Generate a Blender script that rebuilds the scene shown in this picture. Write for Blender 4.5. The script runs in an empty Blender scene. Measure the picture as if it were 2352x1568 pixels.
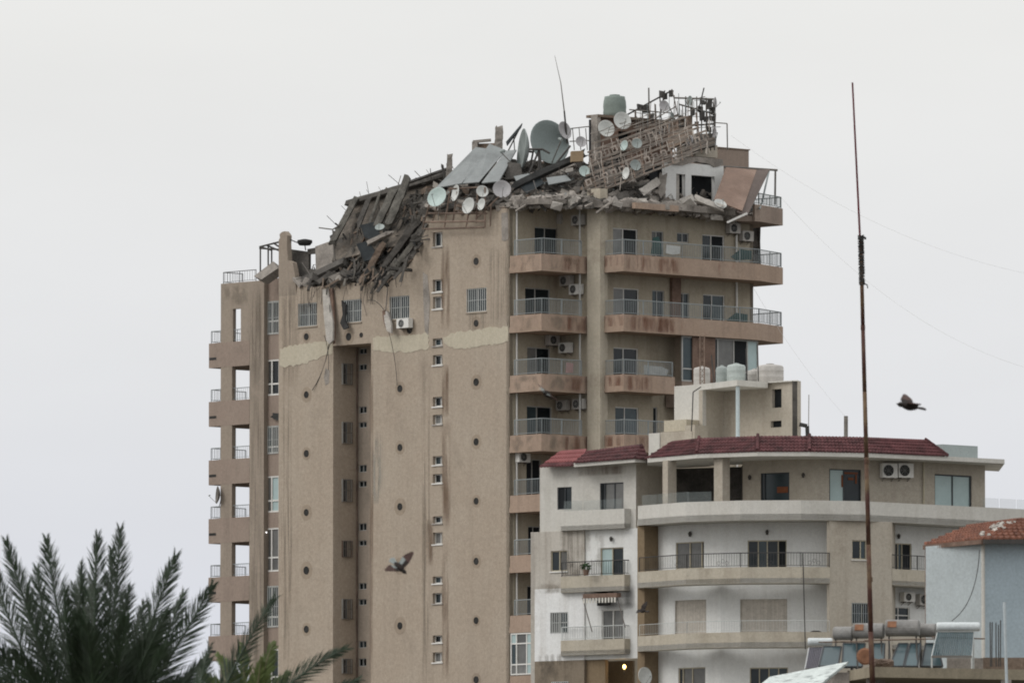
import bpy, math, random
from mathutils import Vector, Matrix
random.seed(7)
scene = bpy.context.scene

# ---------------------------------------------------------------- camera
FPX = 25700.0                                   # focal length in units of a 2352 px wide picture
PITCH = math.atan((2600 - 784) / FPX)
CAM = Vector((0, 0, 1.7))
cd = bpy.data.cameras.new('camera'); cam = bpy.data.objects.new('camera', cd)
scene.collection.objects.link(cam)
cam.location = CAM; cam.rotation_euler = (math.pi / 2 + PITCH, 0, 0)
cd.sensor_width = 36; cd.lens = 36 * FPX / 2352; cd.clip_start = 1; cd.clip_end = 6000
scene.camera = cam
cd.dof.use_dof = True; cd.dof.focus_distance = 592; cd.dof.aperture_fstop = 8.0
scene.cycles.pixel_filter_type = 'BLACKMAN_HARRIS'; scene.cycles.filter_width = 1.9

# ---------------------------------------------------------------- sky, sun, exposure
SUN_EL, SUN_AZ = math.radians(38), math.radians(-112)     # azimuth from +Y towards +X
w = bpy.data.worlds.new('World'); scene.world = w; w.use_nodes = True
nt = w.node_tree; nt.nodes.clear()
N = nt.nodes.new; L = nt.links.new
out = N('ShaderNodeOutputWorld'); bg = N('ShaderNodeBackground'); bg.inputs['Strength'].default_value = 0.1
sky = N('ShaderNodeTexSky'); sky.sky_type = 'NISHITA'; sky.sun_disc = False
sky.sun_elevation = SUN_EL; sky.sun_rotation = SUN_AZ; sky.dust_density = 6; sky.air_density = 1.2
hs = N('ShaderNodeHueSaturation'); hs.inputs['Saturation'].default_value = 0.3
L(sky.outputs[0], hs.inputs['Color'])
tc = N('ShaderNodeTexCoord'); sx = N('ShaderNodeSeparateXYZ'); L(tc.outputs['Generated'], sx.inputs[0])
rp = N('ShaderNodeValToRGB'); L(sx.outputs['Z'], rp.inputs[0])
e = rp.color_ramp.elements
e[0].position = 0.0; e[0].color = (0.70, 0.73, 0.79, 1)
e[1].position = 1.0; e[1].color = (1.5, 1.5, 1.48, 1)
for p, c in ((0.042, (0.755, 0.778, 0.848, 1)), (0.066, (0.818, 0.828, 0.85, 1)), (0.097, (0.872, 0.872, 0.858, 1)), (0.4, (1.08, 1.08, 1.07, 1))):
    k = e.new(p); k.color = c
up = N('ShaderNodeVectorMath'); up.operation = 'SCALE'; up.inputs['Scale'].default_value = 10.4; L(rp.outputs[0], up.inputs[0])
mx = N('ShaderNodeMixRGB'); mx.inputs['Fac'].default_value = 0.12      # cloud cover over the clear sky
L(up.outputs[0], mx.inputs[1]); L(hs.outputs[0], mx.inputs[2])
cn = N('ShaderNodeTexNoise'); cn.inputs['Scale'].default_value = 16; cn.inputs['Detail'].default_value = 4; cn.inputs['Roughness'].default_value = .55     # faint cloud structure
cmp_ = N('ShaderNodeMapping'); cmp_.inputs['Scale'].default_value = (1, 1, 3); L(tc.outputs['Generated'], cmp_.inputs[0]); L(cmp_.outputs[0], cn.inputs['Vector'])
cr = N('ShaderNodeMapRange'); L(cn.outputs['Fac'], cr.inputs[0]); cr.inputs[1].default_value = .3; cr.inputs[2].default_value = .7; cr.inputs[3].default_value = .975; cr.inputs[4].default_value = 1.025
cs = N('ShaderNodeVectorMath'); cs.operation = 'SCALE'; L(mx.outputs[0], cs.inputs[0]); L(cr.outputs[0], cs.inputs['Scale'])
L(cs.outputs[0], bg.inputs['Color']); L(bg.outputs[0], out.inputs['Surface'])
sl = bpy.data.lights.new('sun', 'SUN'); so = bpy.data.objects.new('sun', sl); scene.collection.objects.link(so)
sl.energy = 0.9; sl.angle = math.radians(25); sl.color = (1.0, 0.97, 0.93)
sd = Vector((math.sin(SUN_AZ) * math.cos(SUN_EL), math.cos(SUN_AZ) * math.cos(SUN_EL), math.sin(SUN_EL)))
so.rotation_euler = (-sd).to_track_quat('-Z', 'Y').to_euler(); so.location = (-60, -40, 90)
vs = scene.view_settings; vs.view_transform = 'Standard'; vs.look = 'None'; vs.exposure = 0; vs.gamma = 1; vs.use_curve_mapping = False

# ---------------------------------------------------------------- helpers
Z = Vector((0, 0, 1))
cp, sp = math.cos(PITCH), math.sin(PITCH)
def ray(px, py):
    u = (px - 1176) / FPX; v = (784 - py) / FPX
    return Vector((u, cp - v * sp, sp + v * cp))
def V(px, py, Y):                                # world point seen at a place of the picture, Y metres away
    d = ray(px, py); return CAM + d * (Y / d.y)
def hit(px, py, P, Nn):
    d = ray(px, py); return CAM + d * (Nn.dot(P - CAM) / Nn.dot(d))
def proj(p):
    r = p - CAM; dz = r.y * cp + r.z * sp; yy = -r.y * sp + r.z * cp
    return 1176 + FPX * r.x / dz, 784 - FPX * yy / dz
def rnd(a, b): return random.uniform(a, b)

class Frame:
    def __init__(s, P, U):
        s.P = Vector((P.x, P.y, 0)); s.U = Vector((U[0], U[1], 0)).normalized(); s.N = Vector((s.U.y, -s.U.x, 0))
    def pt(s, a, z, d=0): 
        q = s.P + s.U * a + s.N * d; return Vector((q.x, q.y, z))
    def sz(s, px, py, d=0):
        h = hit(px, py, s.P + s.N * d, s.N); return (h - s.P).dot(s.U), h.z
    def rect(s, x0, x1, y0, y1, d=0):            # picture rectangle -> (s0,s1,z0,z1) on the plane
        ym = (y0 + y1) / 2; xm = (x0 + x1) / 2
        return s.sz(x0, ym, d)[0], s.sz(x1, ym, d)[0], s.sz(xm, y1, d)[1], s.sz(xm, y0, d)[1]

COL = scene.collection
LOC = {}
class MB:
    def __init__(s): s.v = []; s.f = []; s.m = []
    def add(s, vs, fs, mi=0):
        o = len(s.v); s.v += [Vector(v) for v in vs]; s.f += [[i + o for i in f] for f in fs]; s.m += [mi] * len(fs); return s
    def hexa(s, p, mi=0):
        return s.add(p, [(0, 3, 2, 1), (4, 5, 6, 7), (0, 1, 5, 4), (1, 2, 6, 5), (2, 3, 7, 6), (3, 0, 4, 7)], mi)
    def fbox(s, fr, s0, s1, z0, z1, d0, d1):
        return s.hexa([fr.pt(s0, z0, d1), fr.pt(s1, z0, d1), fr.pt(s1, z0, d0), fr.pt(s0, z0, d0),
                       fr.pt(s0, z1, d1), fr.pt(s1, z1, d1), fr.pt(s1, z1, d0), fr.pt(s0, z1, d0)])
    def obox(s, c, X, Y, W, hx, hy, hz, jit=0):
        p = []
        for k in (-1, 1):
            for i, j in ((-1, -1), (1, -1), (1, 1), (-1, 1)):
                q = c + X * (i * hx) + Y * (j * hy) + W * (k * hz)
                if jit: q = q + Vector((rnd(-jit, jit), rnd(-jit, jit), rnd(-jit, jit)))
                p.append(q)
        return s.hexa(p)
    def beam(s, p, q, wd, ht, up=Z, jit=0):
        p = Vector(p); q = Vector(q); X = (q - p); ln = X.length; X.normalize()
        if abs(X.dot(up)) > 0.95: up = Vector((0.3, 1, 0))
        Y = up.cross(X).normalized(); W = X.cross(Y)
        return s.obox((p + q) / 2, X, Y, W, ln / 2, wd / 2, ht / 2, jit)
    def tube(s, p, q, r, n=6, r2=None):
        p = Vector(p); q = Vector(q); X = (q - p).normalized()
        A = X.orthogonal().normalized(); B = X.cross(A); r2 = r if r2 is None else r2
        vs = [p + (A * math.cos(i * 2 * math.pi / n) + B * math.sin(i * 2 * math.pi / n)) * r for i in range(n)]
        vs += [q + (A * math.cos(i * 2 * math.pi / n) + B * math.sin(i * 2 * math.pi / n)) * r2 for i in range(n)]
        fs = [(i, (i + 1) % n, n + (i + 1) % n, n + i) for i in range(n)] + [tuple(range(n))[::-1], tuple(range(n, 2 * n))]
        return s.add(vs, fs)
    def path(s, pts, r, n=5):
        for a, b in zip(pts, pts[1:]): s.tube(a, b, r, n)
        return s
    def prism(s, pts, dv, mi=0):
        n = len(pts); dv = Vector(dv); vs = [Vector(p) for p in pts] + [Vector(p) + dv for p in pts]
        fs = [tuple(range(n))[::-1], tuple(range(n, 2 * n))] + [(i, (i + 1) % n, n + (i + 1) % n, n + i) for i in range(n)]
        return s.add(vs, fs, mi)
    def lathe(s, c, ax, prof, n=20, sx=1.0):     # prof: (radius, height along ax)
        ax = Vector(ax).normalized(); A = ax.orthogonal().normalized(); B = ax.cross(A); vs = []; fs = []
        if abs(ax.z) < 0.9: A = Z.cross(ax).normalized(); B = ax.cross(A)
        for r, h in prof:
            for i in range(n):
                t = i * 2 * math.pi / n; vs.append(c + ax * h + (A * math.cos(t) * sx + B * math.sin(t)) * r)
        for k in range(len(prof) - 1):
            for i in range(n):
                j = (i + 1) % n; fs.append((k * n + i, k * n + j, k * n + n + j, k * n + n + i))
        fs.append(tuple(range(n))[::-1]); fs.append(tuple(range((len(prof) - 1) * n, len(prof) * n)))
        return s.add(vs, fs)
    def build(s, name, mat, parent=None, smooth=False, base=None):
        if parent is not None: off = LOC[parent.name]
        elif base is not None: off = Vector(base)
        else:
            off = sum(s.v, Vector()) / len(s.v); off.z = min(v.z for v in s.v)
        me = bpy.data.meshes.new(name); me.from_pydata([v - off for v in s.v], [], s.f)
        mats = mat if isinstance(mat, (list, tuple)) else [mat]
        for m in mats: me.materials.append(m)
        if len(mats) > 1: me.polygons.foreach_set('material_index', s.m)
        if smooth: me.polygons.foreach_set('use_smooth', [True] * len(me.polygons))
        me.update()
        o = bpy.data.objects.new(name, me); COL.objects.link(o)
        if parent is not None: o.parent = parent
        else: o.location = off
        LOC[o.name] = off
        return o
def tag(o, label, cat, group=None):
    o['label'] = label; o['category'] = cat
    if group: o['group'] = group
    return o
def thing(name, label, cat, loc, group=None):
    o = bpy.data.objects.new(name, None); COL.objects.link(o); o.location = loc; LOC[o.name] = Vector(loc)
    return tag(o, label, cat, group)
def struct(o): o['kind'] = 'structure'; return o
def stuff(o, label=None, cat=None):
    o['kind'] = 'stuff'
    if label: o['label'] = label; o['category'] = cat
    return o

# ---------------------------------------------------------------- materials
def mat(name, col, rough=0.9, var=0.12, scale=1.2, col2=None, thr=(0.45, 0.7), scale2=0.5, streak=1.0, spec=0.25, metal=0, grain=0.06, gscale=14, bump=0, emit=None, estr=0, rand=0):
    m = bpy.data.materials.new(name); m.use_nodes = True; t = m.node_tree; n = t.nodes.new; l = t.links.new
    b = t.nodes['Principled BSDF']; b.inputs['Roughness'].default_value = rough; b.inputs['Metallic'].default_value = metal
    b.inputs['Specular IOR Level'].default_value = spec
    c = n('ShaderNodeTexCoord'); 
    def noise(sc, det=4, zs=1.0):
        mp = n('ShaderNodeMapping'); mp.inputs['Scale'].default_value = (sc, sc, sc * zs); l(c.outputs['Object'], mp.inputs[0])
        q = n('ShaderNodeTexNoise'); q.inputs['Scale'].default_value = 1; q.inputs['Detail'].default_value = det; q.inputs['Roughness'].default_value = 0.6
        l(mp.outputs[0], q.inputs['Vector']); return q.outputs['Fac']
    def mrange(x, a, bb, lo, hi):
        r = n('ShaderNodeMapRange'); l(x, r.inputs[0]); r.inputs[1].default_value = a; r.inputs[2].default_value = bb; r.inputs[3].default_value = lo; r.inputs[4].default_value = hi; return r.outputs[0]
    cur = None
    rgb = n('ShaderNodeRGB'); rgb.outputs[0].default_value = (*col, 1); cur = rgb.outputs[0]
    if col2:
        f = mrange(noise(scale2, 5, streak), thr[0], thr[1], 0, 1)
        mxx = n('ShaderNodeMixRGB'); l(f, mxx.inputs[0]); l(cur, mxx.inputs[1]); mxx.inputs[2].default_value = (*col2, 1); cur = mxx.outputs[0]
    def mul(x):
        nonlocal cur
        v = n('ShaderNodeVectorMath'); v.operation = 'SCALE'; l(cur, v.inputs[0]); l(x, v.inputs['Scale']); cur = v.outputs[0]
    if var: mul(mrange(noise(scale, 6), 0.3, 0.7, 1 - var, 1 + var))
    if grain: mul(mrange(noise(gscale, 2), 0.25, 0.75, 1 - grain * 2, 1 + grain * 2))
    if rand:
        oi = n('ShaderNodeObjectInfo'); mul(mrange(oi.outputs['Random'], 0, 1, 1 - rand, 1 + rand))
    l(cur, b.inputs['Base Color'])
    if bump:
        bp = n('ShaderNodeBump'); bp.inputs['Strength'].default_value = bump; bp.inputs['Distance'].default_value = 0.05; l(noise(gscale * 0.6, 4), bp.inputs['Height']); l(bp.outputs[0], b.inputs['Normal'])
    if emit: b.inputs['Emission Color'].default_value = (*emit, 1); b.inputs['Emission Strength'].default_value = estr
    return m

def plaster(name, col, dirt, pale, rust=None, rthr=(0.6, 0.72), amt=0.75, gr=0.14):
    """painted render with blotches, long rain streaks, hairline lift joints and optional rust runs"""
    m = bpy.data.materials.new(name); m.use_nodes = True; t = m.node_tree; n = t.nodes.new; l = t.links.new
    b = t.nodes['Principled BSDF']; b.inputs['Roughness'].default_value = 0.95; b.inputs['Specular IOR Level'].default_value = 0.15
    c = n('ShaderNodeTexCoord')
    def noise(sc, det=5, rough=0.6):
        mp = n('ShaderNodeMapping'); mp.inputs['Scale'].default_value = sc; l(c.outputs['Object'], mp.inputs[0])
        q = n('ShaderNodeTexNoise'); q.inputs['Scale'].default_value = 1; q.inputs['Detail'].default_value = det; q.inputs['Roughness'].default_value = rough
        l(mp.outputs[0], q.inputs['Vector']); return q.outputs['Fac']
    def mr(x, a, bb, lo, hi):
        r = n('ShaderNodeMapRange'); l(x, r.inputs[0]); r.inputs[1].default_value = a; r.inputs[2].default_value = bb; r.inputs[3].default_value = lo; r.inputs[4].default_value = hi; return r.outputs[0]
    def mix(fac, a, colr):
        q = n('ShaderNodeMixRGB'); l(fac, q.inputs[0]); l(a, q.inputs[1]); q.inputs[2].default_value = (*colr, 1); return q.outputs[0]
    r0 = n('ShaderNodeRGB'); r0.outputs[0].default_value = (*col, 1); cur = r0.outputs[0]
    cur = mix(mr(noise((.35, .35, .3)), .42, .66, 0, .6), cur, pale)
    cur = mix(mr(noise((1.6, 1.6, .09), 6), .5, .72, 0, amt * .8), cur, dirt)
    cur = mix(mr(noise((.5, .5, .45), 7, .7), .54, .72, 0, amt), cur, dirt)
    if rust: cur = mix(mr(noise((1.3, 1.3, .35), 5, .65), rthr[0], rthr[1], 0, .9), cur, rust)
    for sc, a in (((6, 6, 6), gr * .6), ((22, 22, 22), gr)):
        v = n('ShaderNodeVectorMath'); v.operation = 'SCALE'; l(cur, v.inputs[0]); l(mr(noise(sc, 3), .28, .72, 1 - a, 1 + a), v.inputs['Scale']); cur = v.outputs[0]
    l(cur, b.inputs['Base Color'])
    bp = n('ShaderNodeBump'); bp.inputs['Strength'].default_value = .25; bp.inputs['Distance'].default_value = .03; l(noise((8, 8, 8), 4), bp.inputs['Height']); l(bp.outputs[0], b.inputs['Normal'])
    return m

def decal(name, col, sc=(2.2, 2.2, .35), lo=.42, hi=.74, amt=.30):
    """a stain, also painted shade: thin film whose cover follows noise and dies out towards its borders"""
    m = bpy.data.materials.new(name); m.use_nodes = True; t = m.node_tree; n = t.nodes.new; l = t.links.new
    b = t.nodes['Principled BSDF']; b.inputs['Roughness'].default_value = .95; b.inputs['Specular IOR Level'].default_value = .1; b.inputs['Base Color'].default_value = (*col, 1)
    c = n('ShaderNodeTexCoord'); mp = n('ShaderNodeMapping'); mp.inputs['Scale'].default_value = sc; l(c.outputs['Object'], mp.inputs[0])
    q = n('ShaderNodeTexNoise'); q.inputs['Scale'].default_value = 1; q.inputs['Detail'].default_value = 6; l(mp.outputs[0], q.inputs['Vector'])
    r = n('ShaderNodeMapRange'); l(q.outputs['Fac'], r.inputs[0]); r.inputs[1].default_value = lo; r.inputs[2].default_value = hi; r.inputs[4].default_value = amt
    sx_ = n('ShaderNodeSeparateXYZ'); l(c.outputs['Generated'], sx_.inputs[0]); cur = r.outputs[0]
    for ax in ('X', 'Z'):
        w1 = n('ShaderNodeMath'); w1.operation = 'SUBTRACT'; w1.inputs[0].default_value = 1; l(sx_.outputs[ax], w1.inputs[1])
        w2 = n('ShaderNodeMath'); w2.operation = 'MULTIPLY'; l(sx_.outputs[ax], w2.inputs[0]); l(w1.outputs[0], w2.inputs[1])
        w3 = n('ShaderNodeMath'); w3.operation = 'MULTIPLY'; w3.use_clamp = True; l(w2.outputs[0], w3.inputs[0]); w3.inputs[1].default_value = 5.5
        w4 = n('ShaderNodeMath'); w4.operation = 'MULTIPLY'; l(cur, w4.inputs[0]); l(w3.outputs[0], w4.inputs[1]); cur = w4.outputs[0]
    l(cur, b.inputs['Alpha']); return m

M = {}
M['st_and_shade'] = decal('rain_stain_and_shade', (.17, .142, .11), sc=(6, 6, .2), amt=.26)
M['st_rust'] = decal('brown_rust_run', (.15, .085, .05), sc=(3, 3, .3), lo=.35, amt=.4)
M['st_grey'] = decal('grey_blotch_stain', (.22, .19, .15), sc=(1.6, 1.6, 1.2), lo=.45, hi=.75, amt=.3)
M['st_red'] = decal('red_rust_run', (.19, .08, .052), sc=(2.4, 2.4, .5), lo=.42, hi=.72, amt=.42)
M['st_soot'] = decal('soot_smear', (.03, .028, .026), sc=(.8, .8, .8), lo=.3, hi=.75, amt=.75)
M['st_green'] = decal('pale_lime_run', (.42, .40, .35), sc=(3, 3, .3), lo=.42, hi=.66, amt=.6)
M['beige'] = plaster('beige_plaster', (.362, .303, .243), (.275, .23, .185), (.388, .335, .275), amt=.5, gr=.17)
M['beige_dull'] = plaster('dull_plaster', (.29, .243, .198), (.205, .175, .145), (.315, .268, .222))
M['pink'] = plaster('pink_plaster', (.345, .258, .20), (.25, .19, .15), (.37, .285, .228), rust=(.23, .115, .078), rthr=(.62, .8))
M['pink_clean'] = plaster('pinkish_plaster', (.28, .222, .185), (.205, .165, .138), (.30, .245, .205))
M['cream'] = plaster('cream_plaster', (.385, .34, .265), (.24, .205, .16), (.41, .37, .30))
M['white'] = plaster('white_paint', (.67, .675, .66), (.50, .49, .46), (.71, .715, .705), amt=.5, gr=.08)
M['mottled'] = plaster('peeling_white_paint', (.69, .695, .69), (.48, .46, .43), (.73, .735, .735), amt=.7, gr=.1)
M['greystain'] = plaster('weathered_grey_render', (.45, .42, .375), (.27, .24, .205), (.51, .485, .445), amt=.85, gr=.12)
M['offwhite'] = plaster('off_white_render', (.53, .515, .475), (.40, .38, .34), (.57, .555, .52), amt=.55, gr=.1)
M['stone'] = plaster('pale_stone_cladding', (.40, .36, .30), (.28, .24, .195), (.435, .40, .345), amt=.6)
M['band'] = plaster('beige_stone_band', (.42, .38, .31), (.28, .245, .195), (.455, .42, .355), amt=.6)
M['ochre'] = plaster('ochre_render', (.20, .15, .095), (.13, .095, .065), (.22, .17, .115))
M['yellow'] = plaster('yellow_repair_render', (.455, .412, .325), (.39, .345, .265), (.48, .438, .352), amt=.5)
M['concrete'] = mat('grey_concrete', (.27, .245, .22), var=.35, scale=1.1, col2=(.14, .125, .11), scale2=.9, bump=.4, grain=.12)
M['concrete_pale'] = mat('pale_concrete', (.42, .395, .36), var=.25, scale=1.3, col2=(.25, .23, .21), scale2=1.1, bump=.4, grain=.1)
M['concrete_dark'] = mat('dusty_and_shaded_concrete', (.092, .085, .077), var=.45, scale=.9, col2=(.045, .042, .038), scale2=.8, bump=.4, grain=.14)
M['rubble_brown'] = mat('brown_rubble', (.205, .155, .12), var=.4, scale=1, col2=(.10, .08, .065), scale2=1, bump=.4, grain=.14)
M['brick'] = mat('exposed_brown_block', (.175, .118, .092), var=.3, scale=1.5, col2=(.13, .085, .065), scale2=.9, grain=.1)
M['soot'] = mat('burnt_dark', (.035, .035, .034), var=.4, scale=1.5, grain=.1)
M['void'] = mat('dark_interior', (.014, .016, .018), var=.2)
M['frame_white'] = mat('white_frame', (.66, .65, .62), rough=.5, var=.06)
M['frame_alu'] = mat('aluminium_frame', (.38, .38, .365), rough=.45, var=.08)
M['frame_tan'] = mat('tan_frame', (.40, .36, .27), rough=.5, var=.08)
M['frame_dark'] = mat('dark_frame', (.05, .055, .06), rough=.45, var=.08)
M['glass'] = mat('dark_window_glass', (.014, .020, .023), rough=.15, var=.35, scale=1.0, spec=.35, grain=0, rand=.5)
M['glass_blue'] = mat('blue_grey_glass', (.04, .058, .066), rough=.18, var=.25, scale=.8, spec=.35, grain=0, rand=.3)
M['glass_pale'] = mat('pale_curtained_glass', (.36, .46, .46), rough=.25, var=.08, scale=1.2, spec=.5, grain=.02)
M['glass_grey'] = mat('curtained_glass', (.13, .13, .125), rough=.3, var=.2, scale=2.5, spec=.5, grain=.02, rand=.35)
M['curtain'] = mat('tan_curtain', (.47, .435, .385), var=.1, scale=5, col2=(.41, .375, .33), scale2=9, streak=.02, thr=(.4, .6))
M['rail'] = mat('grey_railing', (.255, .28, .285), rough=.55, var=.1)
M['rail_pale'] = mat('pale_railing', (.47, .49, .48), rough=.55, var=.1)
M['rail_dark'] = mat('dark_railing', (.055, .053, .052), rough=.5, var=.1)
M['rail_teal'] = mat('greenish_railing', (.17, .195, .19), rough=.55, var=.1)
M['steel_dark'] = mat('dark_steel', (.06, .056, .052), rough=.6, var=.25)
M['steel'] = mat('weathered_steel', (.15, .138, .125), rough=.6, var=.3, scale=2)
M['rust'] = mat('rusty_steel', (.19, .14, .11), rough=.85, var=.3, scale=2, col2=(.11, .078, .062), scale2=1.5, rand=.3)
M['rust_pole'] = mat('rusty_pole_steel', (.13, .088, .05), rough=.7, var=.3, scale=3, col2=(.065, .028, .022), scale2=2.0, thr=(.42, .56), streak=.5)
M['rust_orange'] = mat('orange_rust', (.22, .11, .065), rough=.9, var=.3, scale=6)
M['wire'] = mat('cable_rubber', (.05, .048, .046), rough=.7, var=0)
M['tin'] = mat('grey_sheet_metal', (.20, .215, .215), rough=.5, var=.22, scale=.8, col2=(.13, .138, .138), scale2=.5, spec=.4)
M['tin_dark'] = mat('dark_sheet_metal', (.026, .031, .034), rough=.75, var=.5, scale=1.2, spec=.2, grain=.12)
M['panel_brown'] = mat('brown_roof_panel', (.205, .142, .112), rough=.8, var=.15, scale=1.5, col2=(.25, .18, .145), scale2=.6)
M['dish'] = mat('white_dish', (.52, .53, .51), rough=.5, var=.1, scale=3, rand=.12)
M['dish_grey'] = mat('grey_dish', (.27, .30, .29), rough=.55, var=.12, scale=1.2, rand=.12)
M['dish_big'] = mat('mesh_grey_dish', (.215, .25, .245), rough=.6, var=.1, scale=.9)
M['dish_cyan'] = mat('pale_blue_dish', (.42, .50, .48), rough=.5, var=.08, scale=2)
M['dish_lilac'] = mat('lilac_grey_dish', (.36, .35, .355), rough=.5, var=.1, scale=2)
M['tank'] = mat('grey_green_tank', (.36, .40, .385), rough=.5, var=.1, scale=1.5, rand=.12)
M['tank_grey'] = mat('dirty_white_tank', (.42, .40, .375), rough=.5, var=.16, scale=1.5, rand=.12)
M['tank_dark'] = mat('old_green_tank', (.19, .225, .205), rough=.6, var=.15, scale=1.5)
M['tile'] = mat('dark_red_tile', (.088, .035, .037), rough=.92, var=.4, scale=2.2, col2=(.048, .023, .024), scale2=1.4, grain=.15, rand=.12)
M['tile_pale'] = mat('faded_red_tile', (.22, .075, .075), rough=.7, var=.12, scale=3)
M['tile_orange'] = mat('orange_tile', (.20, .088, .058), rough=.9, var=.35, scale=4, col2=(.115, .055, .042), scale2=3)
M['corr'] = mat('white_corrugated', (.48, .525, .54), rough=.5, var=.06, scale=1)
M['blue'] = mat('pale_blue_paint', (.36, .43, .475), rough=.8, var=.06, scale=.8)
M['leaf'] = mat('palm_leaf', (.017, .031, .014), rough=.45, var=.4, scale=2, spec=.4, grain=.1)
M['leaf_light'] = mat('yellow_green_palm_leaf', (.075, .10, .03), rough=.5, var=.35, scale=2, spec=.3)
M['rachis'] = mat('palm_stalk', (.12, .115, .06), rough=.6, var=.2)
M['trunk'] = mat('palm_trunk', (.11, .085, .06), var=.4, scale=3, bump=.6)
M['bird'] = mat('dark_feathers', (.022, .017, .015), rough=.8, var=.3, scale=8)
M['bird_pale'] = mat('pale_feathers', (.25, .275, .27), rough=.8, var=.15, scale=8)
M['bird_brown'] = mat('brown_feathers', (.06, .035, .03), rough=.8, var=.3, scale=8)
M['collector'] = mat('solar_glass', (.045, .075, .085), rough=.2, var=.25, scale=.7, spec=.5, grain=.03, rand=.12)
M['tube_dark'] = mat('vacuum_tube', (.06, .055, .075), rough=.15, var=.1, spec=.7)
M['tank_white'] = mat('white_enamel', (.55, .59, .60), rough=.35, var=.04)
M['sheet_white'] = mat('stained_white_sheet', (.50, .545, .53), rough=.6, var=.15, scale=2, col2=(.22, .245, .24), scale2=3.0, thr=(.52, .62))
M['grass'] = mat('pot_plant', (.03, .07, .025), var=.4, scale=6)
M['red_cloth'] = mat('red_cloth', (.16, .025, .025), var=.2)
M['orange'] = mat('lit_orange_lamp', (.12, .05, .028), var=.2, scale=5, emit=(1, .25, .05), estr=.02)
M['bulb'] = mat('warm_bulb', (1, .8, .5), var=0, grain=0, emit=(1, .66, .2), estr=5)
M['bulb_white'] = mat('white_bulb', (1, 1, 1), var=0, grain=0, emit=(1, 1, 1), estr=2.5)
M['ground'] = mat('dusty_ground', (.115, .105, .092), var=.3, scale=.02, col2=(.075, .075, .06), scale2=.01)
M['clear'] = mat('green_tinted_glass', (.30, .345, .34), rough=.1, var=.03, spec=.5, grain=0)
bs = M['clear'].node_tree.nodes['Principled BSDF']; bs.inputs['Alpha'].default_value = 0.12
M['awning'] = mat('white_awning_cloth', (.55, .53, .48), var=.1)

# ---------------------------------------------------------------- builders
def wall(parent, name, fr, s0, s1, z0, z1, ops, m, th=0.25, d=0):
    ops = [(max(s0, a), min(s1, b), max(z0, c), min(z1, e2), r) for a, b, c, e2, r in ops if b > s0 and a < s1 and e2 > z0 and c < z1]
    S = sorted({s0, s1, *[o[0] for o in ops], *[o[1] for o in ops]}); T = sorted({z0, z1, *[o[2] for o in ops], *[o[3] for o in ops]})
    mb = MB()
    for i in range(len(S) - 1):
        run = None
        for j in range(len(T) - 1):
            sm = (S[i] + S[i + 1]) / 2; zm = (T[j] + T[j + 1]) / 2
            solid = not any(o[0] < sm < o[1] and o[2] < zm < o[3] for o in ops)
            if solid and run is None: run = T[j]
            if run is not None and (not solid or j == len(T) - 2):
                top = T[j + 1] if solid else T[j]
                mb.add([fr.pt(S[i], run, d), fr.pt(S[i + 1], run, d), fr.pt(S[i + 1], top, d), fr.pt(S[i], top, d)], [(0, 1, 2, 3)])
                run = None
    for a, b, c, e2, r in ops:
        q = [(a, c), (b, c), (b, e2), (a, e2)]
        for k in range(4):
            p, o = q[k], q[(k + 1) % 4]
            mb.add([fr.pt(p[0], p[1], d), fr.pt(o[0], o[1], d), fr.pt(o[0], o[1], d - r), fr.pt(p[0], p[1], d - r)], [(0, 1, 2, 3)])
    q = [(s0, z0), (s1, z0), (s1, z1), (s0, z1)]
    for k in range(4):
        p, o = q[k], q[(k + 1) % 4]
        mb.add([fr.pt(p[0], p[1], d), fr.pt(p[0], p[1], d - th), fr.pt(o[0], o[1], d - th), fr.pt(o[0], o[1], d)], [(0, 1, 2, 3)])
    return mb.build(name, m, parent)

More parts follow.
